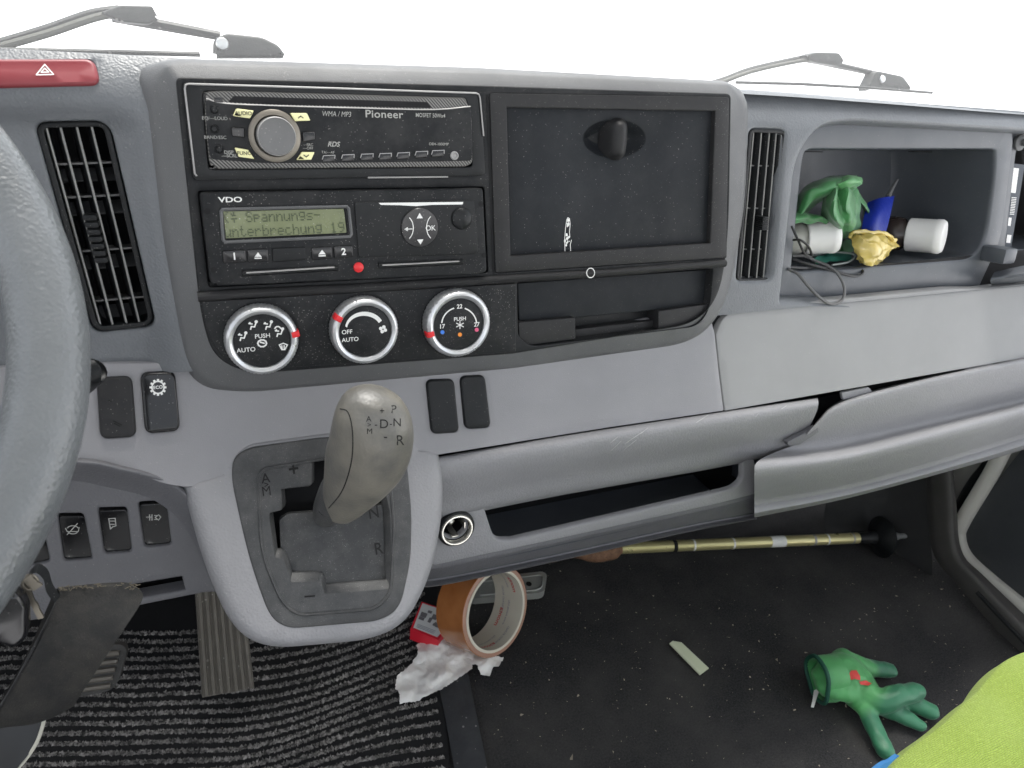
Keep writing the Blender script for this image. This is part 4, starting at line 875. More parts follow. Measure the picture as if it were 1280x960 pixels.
fl.part('piping', tube(cat([D(x, y, -.072) for x, y in ((57, 888), (54, 905), (46, 928), (33, 948), (16, 968))], 6), .0011, 8), flat('pale_piping', (.45, .44, .38), .6))

# ------------------------------------------------------------------ FLOOR
ZF = -.69
carpet = MatB('black_carpet'); c1 = carpet.n('ShaderNodeTexNoise', Scale=420, Detail=3, Roughness=.8); carpet.l(carpet.tc.outputs['Object'], c1.inputs['Vector'])
c2_ = carpet.n('ShaderNodeTexNoise', Scale=6, Detail=6, Roughness=.65); carpet.l(carpet.tc.outputs['Object'], c2_.inputs['Vector'])
cc_ = carpet.mix(carpet.ramp(c1.outputs[0], ((.35, 0), (.75, 1))), (.015, .015, .016), (.055, .054, .055)); cc_ = carpet.mix(carpet.ramp(c2_.outputs[0], ((.42, 0), (.75, .8))), cc_, (.070, .067, .064))
carpet.l(cc_, carpet.b.inputs['Base Color']); carpet.b.inputs['Roughness'].default_value = .95; carpet.b.inputs['Specular IOR Level'].default_value = .15
cbp = carpet.n('ShaderNodeBump', Strength=.8, Distance=.002); carpet.l(c1.outputs[0], cbp.inputs['Height']); carpet.l(cbp.outputs[0], carpet.b.inputs['Normal'])
single('cab_floor', ([(-.8, -.9, ZF), (1.20, -.9, ZF), (1.20, .55, ZF), (-.8, .55, ZF)], [(0, 1, 2, 3)]), carpet.m, None, None, (.3, 0, ZF), kind='structure')
single('footwell_wall', loft([[(-.8, .30, ZF), (.3, .30, ZF), (1.20, .30, ZF)], [(-.8, .36, ZF+.12), (.3, .36, ZF+.12), (1.20, .36, ZF+.12)], [(-.8, .38, -.2), (.3, .38, -.2), (1.20, .38, -.2)], [(-.8, .36, -.06), (.3, .36, -.06), (1.20, .36, -.06)], [(-.8, .262, -.035), (.3, .262, -.035), (1.20, .262, -.035)]], 20, 4), flat('black_felt', (.008, .008, .009), .95), None, None, (.3, .3, ZF), kind='structure')
# rubber edged floor seam of the passenger carpet
fe = [Wz(552, 868, ZF+.004), Wz(568, 960, ZF+.004), Wz(600, 1060, ZF+.004)]
single('carpet_edge', join(loft([[Wz(545, 840, ZF+.006), Wz(557, 900, ZF+.006), Wz(575, 1000, ZF+.006)], [Wz(585, 840, ZF+.006), Wz(597, 900, ZF+.006), Wz(618, 1000, ZF+.006)]], 12, 2)), plastic('dark_rubber', (.03, .032, .036), .6, 'fine', 800, .3, dust=.4, speck=120), 'flat dark rubber strip between the ribbed mat and the passenger carpet', 'rubber strip', Wz(570, 900, ZF))

# ribbed mat
mat_ = Thing('floor_mat', 'black driver floor mat with wavy grey woven ribs under the pedals', 'mat', Wz(300, 900, ZF), 'W')
mb = flat('mat_black', (.008, .008, .009), .95); mo = [Wz(x, y, ZF+.004) for x, y in ((-150, 760), (250, 700), (545, 720), (552, 840), (562, 960), (575, 1080), (-150, 1100))]
mat_.part('backing', (mo, [tuple(range(len(mo)))]), mb)
tuft = MatB('mat_tufts'); tn = tuft.n('ShaderNodeTexNoise', Scale=260, Detail=2); tuft.l(tuft.tc.outputs['Object'], tn.inputs['Vector']); tn2 = tuft.n('ShaderNodeTexNoise', Scale=14, Detail=4); tuft.l(tuft.tc.outputs['Object'], tn2.inputs['Vector'])
tc_ = tuft.mix(tuft.ramp(tn.outputs[0], ((.35, 0), (.7, 1))), (.05, .048, .045), (.42, .40, .38)); tc_ = tuft.mix(tuft.ramp(tn2.outputs[0], ((.3, .5), (.6, 0))), tc_, (.04, .04, .04)); tuft.l(tc_, tuft.b.inputs['Base Color']); tuft.b.inputs['Roughness'].default_value = .9
def mat_ribs(kind):
    random.seed(11 if kind else 12); vs = []; fs = []
    # ribs run across; each is a pixel curve laid on the floor
    nr_ = 29
    for k in range(nr_):
        y0 = 770+k*11.3+.14*k*k*.35
        for i in range(270):
            u = i/269+random.uniform(-.002, .002); x = -40+u*(602+max(0, (y0-850))*.12)
            y = y0+26*math.sin((x-90)/150.)*math.exp(-((x-250)/330.)**2)*(1-.5*k/nr_)-(x-250)*.11-max(0, x-290)*.10+7*math.sin(x/62.+k*.22)*min(1, max(0, (x-150)/200))-16*math.exp(-((x-300)/120.)**2)*(k/nr_)
            y += random.uniform(-.9, .9)
            if y < 742-(x-250)*.06 or y > 1060: continue
            if x > 540+(y-830)*.12: continue
            for rep in range(6):
                p = Wz(x+random.uniform(-1.5, 1.5), y+random.uniform(-1.5, 1.5), ZF+.005); hgt_ = random.uniform(.002, .0042); a = random.uniform(0, 6.28); w__ = random.uniform(.0010, .0021)
                dv = Vector((math.cos(a), math.sin(a), 0))*w__; dn = Vector((-math.sin(a), math.cos(a), 0))*w__; tp = p+Vector((random.uniform(-.002, .002), random.uniform(-.002, .002), hgt_)); j = len(vs)
                vs += [p+dv, p-dv*.5+dn, p-dv*.5-dn, tp]; fs += [(j, j+1, j+3), (j+1, j+2, j+3), (j+2, j, j+3)]
    return vs, fs
mat_.part('ribs', mat_ribs(1), tuft.m, stuff=True, smooth=False, recalc=False)
rb = []
for k in range(29):
    y0 = 770+k*11.3+.14*k*k*.35; P = []
    for i in range(40):
        x = -40+i/39*(590+max(0, (y0-850))*.12); y = y0+26*math.sin((x-90)/150.)*math.exp(-((x-250)/330.)**2)*(1-.5*k/27)-(x-250)*.11-max(0, x-290)*.10+7*math.sin(x/62.+k*.22)*min(1, max(0, (x-150)/200))-16*math.exp(-((x-300)/120.)**2)*(k/27)
        if y < 742-(x-250)*.06 or x > 540+(y-830)*.12: continue
        P.append(Wz(x, y, ZF+.0045))
    if len(P) > 3: rb.append(tube(P, .0020, 6, flatk=1))
mat_.part('rib_cords', join(*rb), flat('rib_grey', (.030, .029, .029), .95), stuff=True)

# crumbs
random.seed(21); vs = []; fs = []
for k in range(1150):
    if random.random() < .75: x, y = random.uniform(570, 1270), random.gauss(800, 95)
    else: x, y = random.uniform(0, 1280), random.uniform(700, 960)
    if y < 690 or y > 1000: continue
    if x < 552+(y-860)*.15 and random.random() < .6: continue
    p = Wz(x, y, ZF+.004); s_ = min(.0036, .0007*math.exp(random.gauss(0, .55))); j = len(vs)
    q = [Vector((random.gauss(0, 1), random.gauss(0, 1), random.gauss(0, .5))).normalized()*s_*random.uniform(.6, 1.3) for _ in range(4)]
    vs += [p+v for v in q]; fs += [(j, j+1, j+2), (j, j+1, j+3), (j+1, j+2, j+3), (j, j+2, j+3)]
single('floor_crumbs', (vs, fs), plastic('crumb', (.42, .36, .28), .9, None, var=.5), 'pale crumbs and grit scattered over the dark carpet', 'crumbs', Wz(800, 850, ZF), kind='stuff', smooth=False)

# pedals
pdm = plastic('worn_pedal', (.095, .086, .072), .6, 'fine', 500, .4, dust=.4, speck=120)
ac = Thing('accelerator_pedal', 'long worn accelerator pedal with vertical ribs beside the gear console', 'pedal', Wz(285, 865, ZF+.06), 'W')
def Wy(px, py, y):
    v = MD3 @ ray(px, py); return CW+v*((y-CW.y)/v.y)
yb_ = Wz(285, 864, ZF+.05).y
P4 = [Wy(253, 872, yb_), Wy(318, 860, yb_), Wy(300, 700, yb_+.09), Wy(242, 705, yb_+.09)]
pn_ = (P4[1]-P4[0]).cross(P4[3]-P4[0]).normalized(); pn_ = pn_ if pn_.y < 0 else -pn_
def quadplate(P, t, n, dv=0):
    return [p+n*t for p in P]+[p for p in P], [(0, 1, 2, 3), (7, 6, 5, 4)]+[(i, (i+1) % 4, 4+(i+1) % 4, 4+i) for i in range(4)]
ac.part('pad', quadplate(P4, -.012, pn_), pdm, smooth=False)
for k in range(7):
    u = (k+.5)/7; a = P4[0].lerp(P4[1], u); b = P4[3].lerp(P4[2], u); ac.part('rib', tube([a.lerp(b, .01)+pn_*.0006, b+pn_*.0006], .0030, 6), pdm)
br = Thing('brake_pedal', 'dark brake pedal pad with cross ribs half hidden by the black pouch', 'pedal', Wz(130, 840, ZF+.16), 'W')
q_ = [Wz(84, 868, ZF+.13), Wz(148, 858, ZF+.13), Wz(164, 800, ZF+.17), Wz(100, 806, ZF+.17)]
q0 = [q_[0], q_[1], q_[2], q_[3]]; nb = (q0[1]-q0[0]).cross(q0[3]-q0[0]).normalized(); nb = nb if nb.z > 0 else -nb
def rp(P, m):  # rounded quad in its own plane
    c = sum(P, Vector())/4; u = (P[1]-P[0]).normalized(); n = (P[1]-P[0]).cross(P[3]-P[0]).normalized(); v = n.cross(u)
    pts = rnd([Vector(((p-c).dot(u), (p-c).dot(v))) for p in P], m); return [c+u*a.x+v*a.y for a in pts]
def prism(P, n, t): m = len(P); return [p+n*t for p in P]+list(P), [tuple(range(m)), tuple(range(2*m-1, m-1, -1))]+[(i, (i+1) % m, m+(i+1) % m, m+i) for i in range(m)]
br.part('pad', prism(rp(q0, .014), nb, .010), plastic('brake_rubber', (.03, .029, .027), .6, 'fine', 600, .4, dust=.3))
for k in range(5):
    v = .14+k*.17; a = q0[0].lerp(q0[3], v).lerp(q0[1].lerp(q0[2], v), .10); b = q0[0].lerp(q0[3], v).lerp(q0[1].lerp(q0[2], v), .86)
    br.part('rib', tube([a+nb*.011, b+nb*.011], .0026, 6), pdm)
br.part('arm', tube([q0[2].lerp(q0[3], .5)-nb*.01, q0[2].lerp(q0[3], .5)+Vector((.0, .12, .10)), Vector((q0[2].x, .30, -.28))], .009, 8), G['black2'])

# passenger side: kick panel, pillar trim, sill, door
XR = 1.06
trim = plastic('dark_trim', (.070, .067, .064), .6, 'fine', 900, .2, dust=.3, speck=500)
def wall(pts, x, thick, r=0, bev=.004):
    P = rnd([Vector((Wx(a, b, x).y, Wx(a, b, x).z)) for a, b in pts], r, 6) if r else [Vector((Wx(a, b, x).y, Wx(a, b, x).z)) for a, b in pts]
    P = ccw(clean(P)); n = len(P); q = offset(P, -bev)
    vs = [Vector((x, p.x, p.y)) for p in q]+[Vector((x+bev*.7, p.x, p.y)) for p in P]+[Vector((x+thick, p.x, p.y)) for p in P]
    fs = [tuple(range(n))]+[(i, (i+1) % n, n+(i+1) % n, n+i) for i in range(n)]+[(n+i, n+(i+1) % n, 2*n+(i+1) % n, 2*n+i) for i in range(n)]
    return vs, fs
kk = Thing('kick_panel', 'dark moulded side trim and door sill at the far end of the passenger footwell', 'trim', (XR, .1, ZF), 'W')
kk.part('front_panel', loft([[Wx(1040, 770, .96), Wx(1100, 775, 1.02), Wx(1165, 775, XR)], [Wx(1040, 690, .96), Wx(1100, 700, 1.03), Wx(1165, 700, XR)], [Wx(1030, 650, .96), Wx(1100, 655, 1.03), Wx(1160, 650, XR)], [Wx(1040, 590, .96), Wx(1100, 590, 1.03), Wx(1156, 560, XR)]], 16, 5), flat('black_kick_trim', (.018, .018, .019), .7))
kk.part('pillar_trim', loft([[Wx(1157, 540, XR), Wx(1158, 620, XR), Wx(1166, 690, XR), Wx(1200, 735, XR), Wx(1300, 850, XR)], [Wx(1163, 540, XR-.006), Wx(1168, 620, XR-.006), Wx(1175, 690, XR-.006), Wx(1207, 730, XR-.006), Wx(1310, 840, XR-.006)],
  [Wx(1184, 540, XR-.004), Wx(1190, 620, XR-.004), Wx(1196, 690, XR-.004), Wx(1226, 727, XR-.004), Wx(1320, 825, XR-.004)], [Wx(1188, 540, XR+.03), Wx(1195, 620, XR+.03), Wx(1202, 688, XR+.03), Wx(1232, 722, XR+.03), Wx(1330, 815, XR+.03)]], 40, 5), trim)
kk.part('sill_groove', tube(cat([Wx(x, y, XR-.0065) for x, y in ((1222, 740), (1250, 770), (1300, 822))], 6), .004, 8), G['black2'])
dr = Thing('passenger_door', 'dark door panel with pale painted edge at the lower right', 'door', Wx(1260, 700, XR+.05), 'W')
paint = plastic('pale_painted_metal', (.50, .49, .45), .35, None, dust=.2, var=.05, speck=80)
xd = XR+.055
dr.part('door_panel', wall([(1204, 668), (1216, 640), (1300, 530), (1500, 480), (1500, 950), (1300, 782), (1210, 700)], xd, .03, .012), plastic('door_card', (.065, .070, .078), .6, 'fine', 700, .2, dust=.1, speck=500))
dr.part('painted_edge', tube(cat([Wx(x, y, xd-.005) for x, y in ((1262, 545), (1240, 590), (1203, 652), (1198, 672), (1208, 697), (1240, 727), (1300, 776), (1400, 860))], 8), .0125, 10, flatk=.7), paint)
bd = Thing('door_pillar', 'pale painted body pillar with black rubber seal behind the dash end', 'pillar', Wx(1200, 640, XR+.04), 'W')
bd.part('painted_panel', wall([(1168, 600), (1190, 580), (1300, 500), (1300, 560), (1206, 670), (1190, 660)], XR+.075, .02), paint)
bd.part('rubber_seal', tube(cat([Wx(x, y, XR+.062) for x, y in ((1262, 520), (1244, 575), (1218, 610), (1198, 648), (1196, 668))], 6), .014, 10), G['black2'])

# ------------------------------------------------------------------ THINGS ON THE FLOOR
def WD(v): return v
# packing tape
CR = rot; Mcam = (MD3 @ rot)
def camvec(x, y, z): return (MD3 @ Vector(np.array([x, y, z])@np.stack([Ex, Ey, -Ed], 1))).normalized()
ta_ax = camvec(.72, .02, -.69); TR = .0585; TW = .052
tc0 = Wz(621, 764, ZF+.075); cface = tc0; cmid = cface-ta_ax*TW/2
tp_ = Thing('packing_tape', 'roll of brown packing tape standing on its edge on the dark carpet', 'tape roll', (cmid.x, cmid.y, ZF+.008), 'W')
TM = MatB('brown_tape'); tn_ = TM.n('ShaderNodeTexNoise', Scale=30, Detail=5); TM.l(TM.tc.outputs['Object'], tn_.inputs['Vector']); TM.l(TM.mix(TM.ramp(tn_.outputs[0], ((.3, 0), (.7, 1))), (.30, .105, .030), (.42, .165, .055)), TM.b.inputs['Base Color']); TM.b.inputs['Roughness'].default_value = .22; TM.b.inputs['Coat Weight'].default_value = .3
TS = MatB('tape_side'); TS.b.inputs['Base Color'].default_value = (.36, .20, .14, 1); TS.b.inputs['Roughness'].default_value = .35
ri = .0490
tp_.part('tape', lathe([(ri+.0035, -TW/2+.0008), (TR-.0008, -TW/2+.0008), (TR, -TW/2+.0016), (TR, TW/2-.0016), (TR-.0006, TW/2-.0010)], cmid, ta_ax, 72, cap=False), TM.m)
tp_.part('tape_edge', lathe([(TR-.0008, TW/2-.0010), (ri+.003, TW/2-.0008)], cmid, ta_ax, 72, cap=False), TS.m)
CM = flat('cardboard_core', (.60, .57, .48), .7)
u3, v3, a3 = basis(ta_ax)
tube_prof = [(ri+.0035, TW/2), (ri, TW/2), (ri, -TW/2), (ri+.0035, -TW/2), (ri+.0035, TW/2)]
vs, fs = lathe(tube_prof, cmid, ta_ax, 72); fs = [f for f in fs if len(f) == 4]
core = tp_.part('core', (vs, fs), CM)
def core_print(s_, ang0, off, size, mat):
    v, f = text2(s_, size, .01); vs = []
    for x, y in v:
        a = ang0+x/ri; hgt_ = off+y; r_ = ri-.0003; vs.append(cmid+u3*(math.cos(a)*r_)+v3*(math.sin(a)*r_)+a3*hgt_)
    tp_.part('print', (vs, f), mat, core)
redi = flat('red_ink', (.62, .04, .05), .6); gri = flat('grey_ink', (.28, .28, .32), .6)
for a_ in range(6):
    core_print('monta', R(a_*60+10), .012 if a_ % 2 else -.010, .010, redi)
    core_print('A STRONG BOND', R(a_*60+38), .012 if a_ % 2 else -.010, .0048, gri)
    core_print('www.monta.info', R(a_*60+20), .001, .0050, gri)
# red and white carton
cbx = Thing('small_carton', 'small red and white printed carton beside the packing tape', 'box', Wz(545, 790, ZF+.02), 'W')
cp = [Wz(513, 786, ZF+.030), Wz(548, 800, ZF+.030), Wz(572, 768, ZF+.030), Wz(527, 752, ZF+.030)]
cn = Vector((0, 0, 1)); cbm = cbx.part('carton', (prism(cp, cn, -.020)), flat('carton_red', (.62, .02, .04), .4), smooth=False)
ins = [cp[0].lerp(cp[2], .06), cp[1].lerp(cp[3], .06)+Vector((0, 0, 0)), cp[2].lerp(cp[0], .03), cp[3].lerp(cp[1], .05)]
cbx.part('label', ([p+Vector((0, 0, .0006)) for p in ins], [(0, 1, 2, 3)]), flat('carton_white', (.62, .62, .62), .4), cbm, smooth=False)
def gq(P, u0, v0, u1, v1, l): f = lambda u, v: P[0].lerp(P[1], u).lerp(P[3].lerp(P[2], u), v)+Vector((0, 0, l)); return [f(u0, v0), f(u1, v0), f(u1, v1), f(u0, v1)], [(0, 1, 2, 3)]
random.seed(5)
cbx.part('picture', join(*[gq(ins, a, b, a+random.uniform(.08, .2), b+random.uniform(.08, .2), .001+.00002*i) for i, (a, b) in enumerate([(random.uniform(.05, .75), random.uniform(.25, .75)) for _ in range(12)])]), flat('photo_grey', (.16, .15, .16), .5), cbm, smooth=False)
cbx.part('small_print', join(*[gq(ins, .1, .06+.05*i, .8, .08+.05*i, .001) for i in range(3)]), gri, cbm, smooth=False)
# crumpled papers
def paper(poly, z, amp, seed, step=2.2):
    pl_ = [Vector(p) for p in poly]; o = dens(rnd(pl_, 1.5, 2), 2.0); random.seed(seed)
    o = [p+Vector((random.uniform(-.9, .9), random.uniform(-.9, .9))) for p in ccw(o)]; xs = [p.x for p in o]; ys = [p.y for p in o]
    gx, gy = np.meshgrid(np.arange(min(xs), max(xs), step), np.arange(min(ys), max(ys), step)); P = np.stack([gx.ravel(), gy.ravel()], 1); P = P[pip(P, [tuple(p) for p in offset(o, -1.0)])]
    V = o+[Vector(p) for p in P]; n = len(o); vo, eo, fo, _, _, _ = geometry.delaunay_2d_cdt(V, [(i, (i+1) % n) for i in range(n)], [], 0, 1e-6)
    C = np.array([[sum(vo[i].x for i in f)/3, sum(vo[i].y for i in f)/3] for f in fo]); ok = pip(C, [tuple(p) for p in o]); vs = []
    for p in vo:
        q = Vector((p.x*.05, p.y*.05, seed)); hh_ = amp*(.5+.5*noise.noise(q)+.22*abs(noise.noise(q*2.3))+.05*abs(noise.noise(q*6))); vs.append(Wz(p.x, p.y, z+hh_))
    return vs, [tuple(f) for f, k in zip(fo, ok) if k]
pm = MatB('tissue'); pm.b.inputs['Base Color'].default_value = (.74, .73, .71, 1); pm.b.inputs['Roughness'].default_value = .9; pn2 = pm.n('ShaderNodeTexNoise', Scale=160, Detail=4); pm.l(pm.tc.outputs['Object'], pn2.inputs['Vector']); pb2 = pm.n('ShaderNodeBump', Strength=.5, Distance=.002); pm.l(pn2.outputs[0], pb2.inputs['Height']); pm.l(pb2.outputs[0], pm.b.inputs['Normal'])
single('paper_scrap', paper([(536, 797), (520, 806), (523, 816), (512, 832), (497, 844), (494, 860), (500, 868), (499, 880), (520, 877), (560, 857), (590, 836), (592, 818), (575, 800), (556, 788)], ZF+.006, .016, 2), pm.m, 'large torn white paper lying below the packing tape on the ribbed mat', 'paper', Wz(540, 840, ZF))
single('paper_scrap', paper([(575, 815), (600, 818), (620, 820), (630, 822), (624, 832), (616, 834), (612, 846), (600, 842), (597, 832), (586, 828)], ZF+.006, .014, 9), pm.m, 'small crumpled torn paper piece to the right under the packing tape', 'paper', Wz(605, 830, ZF))
# metal bracket
bk = Thing('metal_bracket', 'pale grey metal bar with a rounded end and screw hole behind the tape roll', 'bracket', Wz(640, 730, ZF+.01), 'W')
bkm = plastic('zinc', (.34, .35, .33), .35, None, metal=.3, dust=.3, speck=100)
bo = rnd([Vector(p) for p in ((590, 724), (678, 714), (684, 718), (681, 738), (676, 741), (590, 748))], 4, 4)
bk.part('bar', prism([Wz(p.x, p.y, ZF+.020) for p in bo], Vector((0, 0, 1)), -.012), bkm)
bk.part('raised_edge', tube([Wz(p.x, p.y, ZF+.0212) for p in rnd([Vector(q) for q in ((600, 727), (674, 718.5), (679, 721), (677, 734), (672, 737), (600, 744))], 3, 4)], .0012, 6, closed=True), bkm)
bk.part('screw_hole', lathe([(.0042, 0), (.0042, .0006), (.0001, .0006)], Wz(661, 730, ZF+.0201), (0, 0, 1), 20), G['void'])
# trekking pole
pz = ZF+.035
tk = Thing('trekking_pole', 'gold trekking pole with cork grip lying across the passenger footwell', 'trekking pole', Wz(900, 680, pz), 'W')
gold = plastic('gold_tube', (.52, .47, .24), .30, None, metal=.55, var=.05)
pa, pb = Wz(770, 685.5, pz), Wz(1072, 672.5, pz)
tk.part('shaft', tube([pa, pb], .0088, 20), gold)
for u, m, l_ in ((.22, 'inkdark', .006), (.30, 'white', .003), (.46, 'white', .003), (.62, 'white', .025), (.80, 'silverline', .004), (.86, 'white', .003), (.97, 'silverline', .003)):
    tk.part('band', tube([pa.lerp(pb, u), pa.lerp(pb, u)+(pb-pa).normalized()*l_], .0091, 20), G[m])
td = (pb-pa).normalized(); ux = Vector((0, 0, 1)).cross(td).normalized(); upw = td.cross(ux)
v, f = text2('T R E K K', .012, .02); 
cork = MatB('cork'); cn_ = cork.n('ShaderNodeTexNoise', Scale=130, Detail=6, Roughness=.8); cork.l(cork.tc.outputs['Object'], cn_.inputs['Vector']); cork.l(cork.mix(cork.ramp(cn_.outputs[0], ((.35, 0), (.65, 1))), (.10, .05, .028), (.26, .14, .08)), cork.b.inputs['Base Color']); cork.b.inputs['Roughness'].default_value = .75
gp_ = cat([Wz(x, y, pz) for x, y in ((600, 694), (640, 694), (680, 693), (700, 691), (720, 689), (740, 691), (757, 688), (768, 686), (776, 685.5))], 4)
gr_ = [x[0] for x in cat([Vector((r, 0, 0)) for r in (.010, .013, .015, .0125, .0115, .016, .018, .0165, .009)], 4)]
tk.part('cork_grip', tube(gp_, gr_, 20, flatk=.85), cork.m)
tk.part('joint', tube([pb, pb+td*.02, pb+td*.035, pb+td*.05], [.008, .010, .011, .008], 16), G['black2'])
tk.part('basket', lathe([(.010, -.014), (.024, -.008), (.034, .0), (.033, .003), (.022, -.004), (.008, -.006)], pb+td*.045, td, 28), G['black2'])
tk.part('tip', tube([pb+td*.05, pb+td*.075, pb+td*.080, pb+td*.115], [.007, .006, .0042, .0038], 12), G['silver'])
# plastic offcut
single('plastic_strip', prism([Wz(x, y, ZF+.006) for x, y in ((837, 804), (841, 801), (852, 803), (886, 835), (875, 843))], Vector((0, 0, 1)), -.002), flat('cream_plastic', (.62, .66, .48), .45), 'flat cream coloured plastic strip lying alone on the dark carpet', 'strip', Wz(860, 822, ZF))

# green gloves -----------------------------------------------------------
def blob(caps, vox, smooth=6, disp=0.0, dscale=30, factor=.5):
    """caps: tapered paths fused into one skin"""
    g = []
    for path, rad, fk in caps:
        p2 = cat(path, 5); r2 = [x[0] for x in cat([Vector((r, 0, 0)) for r in rad], 5)]
        t0 = (p2[0]-p2[1]).normalized(); t1 = (p2[-1]-p2[-2]).normalized()
        pre = [(p2[0]+t0*r2[0]*math.sin(R(a))*.9, r2[0]*math.cos(R(a))) for a in (85, 60, 30)]; post = [(p2[-1]+t1*r2[-1]*math.sin(R(a))*.9, r2[-1]*math.cos(R(a))) for a in (30, 60, 85)]
        g.append(tube([a for a, b in pre]+p2+[a for a, b in post], [b for a, b in pre]+r2+[b for a, b in post], 16, flatk=fk))
    vs, fs = join(*g); me = bpy.data.meshes.new('b'); me.from_pydata([tuple(v) for v in vs], [], fs); o = bpy.data.objects.new('b', me); COL.objects.link(o)
    m = o.modifiers.new('r', 'REMESH'); m.mode = 'VOXEL'; m.voxel_size = vox
    s_ = o.modifiers.new('s', 'SMOOTH'); s_.iterations = smooth; s_.factor = factor
    bpy.context.view_layer.update(); me2 = bpy.data.meshes.new_from_object(o.evaluated_get(bpy.context.evaluated_depsgraph_get()))
    V = [Vector(v.co) for v in me2.vertices]; N = [Vector(v.normal) for v in me2.vertices]; Fc = [tuple(p.vertices) for p in me2.polygons]
    if disp: V = [v+n*disp*(noise.noise(v*dscale)-1.1*abs(noise.noise(v*dscale*1.7+Vector((5, 1, 2))))) for v, n in zip(V, N)]
    bpy.data.objects.remove(o); bpy.data.meshes.remove(me); bpy.data.meshes.remove(me2); return V, Fc
def glove_mat(name, a, b_, cen, rad):
    M = MatB(name); n = M.n('ShaderNodeTexNoise', Scale=55, Detail=5); M.l(M.tc.outputs['Object'], n.inputs['Vector'])
    base = M.mix(M.ramp(n.outputs[0], ((.3, 0), (.7, 1))), tuple(c*.82 for c in a), a)
    if cen is not None:                              # rubber dipped finger ends are darker
        d_ = M.n('ShaderNodeVectorMath', operation='DISTANCE'); M.l(M.tc.outputs['Object'], d_.inputs[0]); d_.inputs[1].default_value = cen
        mr = M.n('ShaderNodeMapRange'); M.l(d_.outputs['Value'], mr.inputs['Value']); mr.inputs['From Min'].default_value = rad; mr.inputs['From Max'].default_value = rad+.012; base = M.mix(mr.outputs[0], base, b_)
    M.l(base, M.b.inputs['Base Color']); M.b.inputs['Roughness'].default_value = .45; M.b.inputs['Sheen Weight'].default_value = .15
    k = M.n('ShaderNodeTexNoise', Scale=900, Detail=1); M.l(M.tc.outputs['Object'], k.inputs['Vector']); bp = M.n('ShaderNodeBump', Strength=.3, Distance=.0008); M.l(k.outputs[0], bp.inputs['Height']); M.l(bp.outputs[0], M.b.inputs['Normal']); return M.m
def zg(x, y, h_): return Wz(960+x/4.571, 780+y/4.571, ZF+h_)
g0 = zg(430, 300, .0)
gv = Thing('work_glove', 'green rubber dipped work glove with red print lying on the passenger carpet', 'glove', g0, 'W', 'green work gloves')
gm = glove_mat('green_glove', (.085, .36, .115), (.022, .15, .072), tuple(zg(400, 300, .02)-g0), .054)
caps = [([zg(345, 300, .034), zg(420, 270, .036), zg(500, 300, .032), zg(570, 370, .026)], [.024, .031, .030, .022], .62),
        ([zg(350, 350, .030), zg(450, 370, .028), zg(560, 400, .024)], [.022, .022, .018], .7),
        ([zg(430, 200, .030), zg(520, 240, .024), zg(600, 255, .016), zg(695, 265, .013)], [.018, .015, .0125, .0115], .85),
        ([zg(560, 400, .028), zg(640, 440, .030), zg(740, 410, .036), zg(850, 385, .034)], [.021, .018, .0155, .013], .9),
        ([zg(700, 410, .018), zg(800, 440, .016), zg(870, 470, .014), zg(930, 500, .013)], [.014, .0135, .0135, .0125], .9),
        ([zg(600, 450, .018), zg(700, 490, .016), zg(790, 535, .013), zg(868, 578, .011)], [.016, .0145, .012, .0095], .8),
        ([zg(500, 410, .022), zg(565, 500, .022), zg(615, 610, .016), zg(672, 725, .012)], [.019, .013, .0125, .0115], .85)]
gbody = blob(caps, .0014, 12, .0020, 34); gv.part('glove_body', gbody, gm)
cx_ = zg(285, 310, .030); wr = zg(400, 300, .033); cax = (cx_-wr).normalized()
u4, v4, a4 = basis(cax)
def cuff(r0, r1, l0, l1, th):
    vs = []; fs = []; seg = 40
    pr = [(r1, l0), (r0*1.02, (l0+l1)/2), (r0, l1), (r0-th, l1+.0004), (r0-th-.001, (l0+l1)/2), (r1-th, l0)]
    for r_, l_ in pr:
        for k in range(seg):
            a = 2*math.pi*k/seg; w__ = 1+.05*math.sin(3*a+1)+.03*math.sin(5*a); vs.append(cx_+u4*(math.cos(a)*r_*1.02*w__)+v4*(math.sin(a)*r_*w__)+a4*l_)
    for j in range(len(pr)-1):
        for k in range(seg): fs.append((j*seg+k, j*seg+(k+1) % seg, (j+1)*seg+(k+1) % seg, (j+1)*seg+k))
    return vs, fs
gv.part('cuff', cuff(.0285, .026, -.030, .0, .0022), gm)
gv.part('cuff_hem', tube([cx_+u4*(math.cos(a)*.0285*1.02*(1+.05*math.sin(3*a+1)+.03*math.sin(5*a)))+v4*(math.sin(a)*.0285*(1+.05*math.sin(3*a+1)+.03*math.sin(5*a)))+a4*.0005 for a in [i*math.pi/24 for i in range(48)]], .0028, 8, closed=True), flat('dark_green_hem', (.015, .085, .055), .6))
gv.part('care_label', loft([[zg(262, 380, .014), zg(255, 430, .008), zg(245, 475, .002)], [zg(300, 360, .016), zg(278, 425, .008), zg(262, 478, .002)]], 8, 2), G['white_plastic'])
rp_ = flat('red_print', (.60, .05, .04), .5)
bvg = BVHTree.FromPolygons([tuple(v) for v in gbody[0]], gbody[1])
def onglove(poly, dn=9):
    P = [Vector(p) for p in poly]; c = sum(P, Vector((0, 0)))/len(P); vs = []; fs = []; m = len(P)*4; o = dens(P, 14)[:]; m = len(o)
    for s_ in (0.02, .35, .7, 1):
        for p in o:
            q = c+(p-c)*s_; w0 = Wz(960+q.x/4.571, 780+q.y/4.571, ZF); d_ = (w0-CW).normalized(); h_ = bvg.ray_cast(CW, d_); vs.append((h_[0] if h_[0] else w0)-d_*.0026)
    for j in range(3):
        for k in range(m): fs.append((j*m+k, j*m+(k+1) % m, (j+1)*m+(k+1) % m, (j+1)*m+k))
    return vs, fs
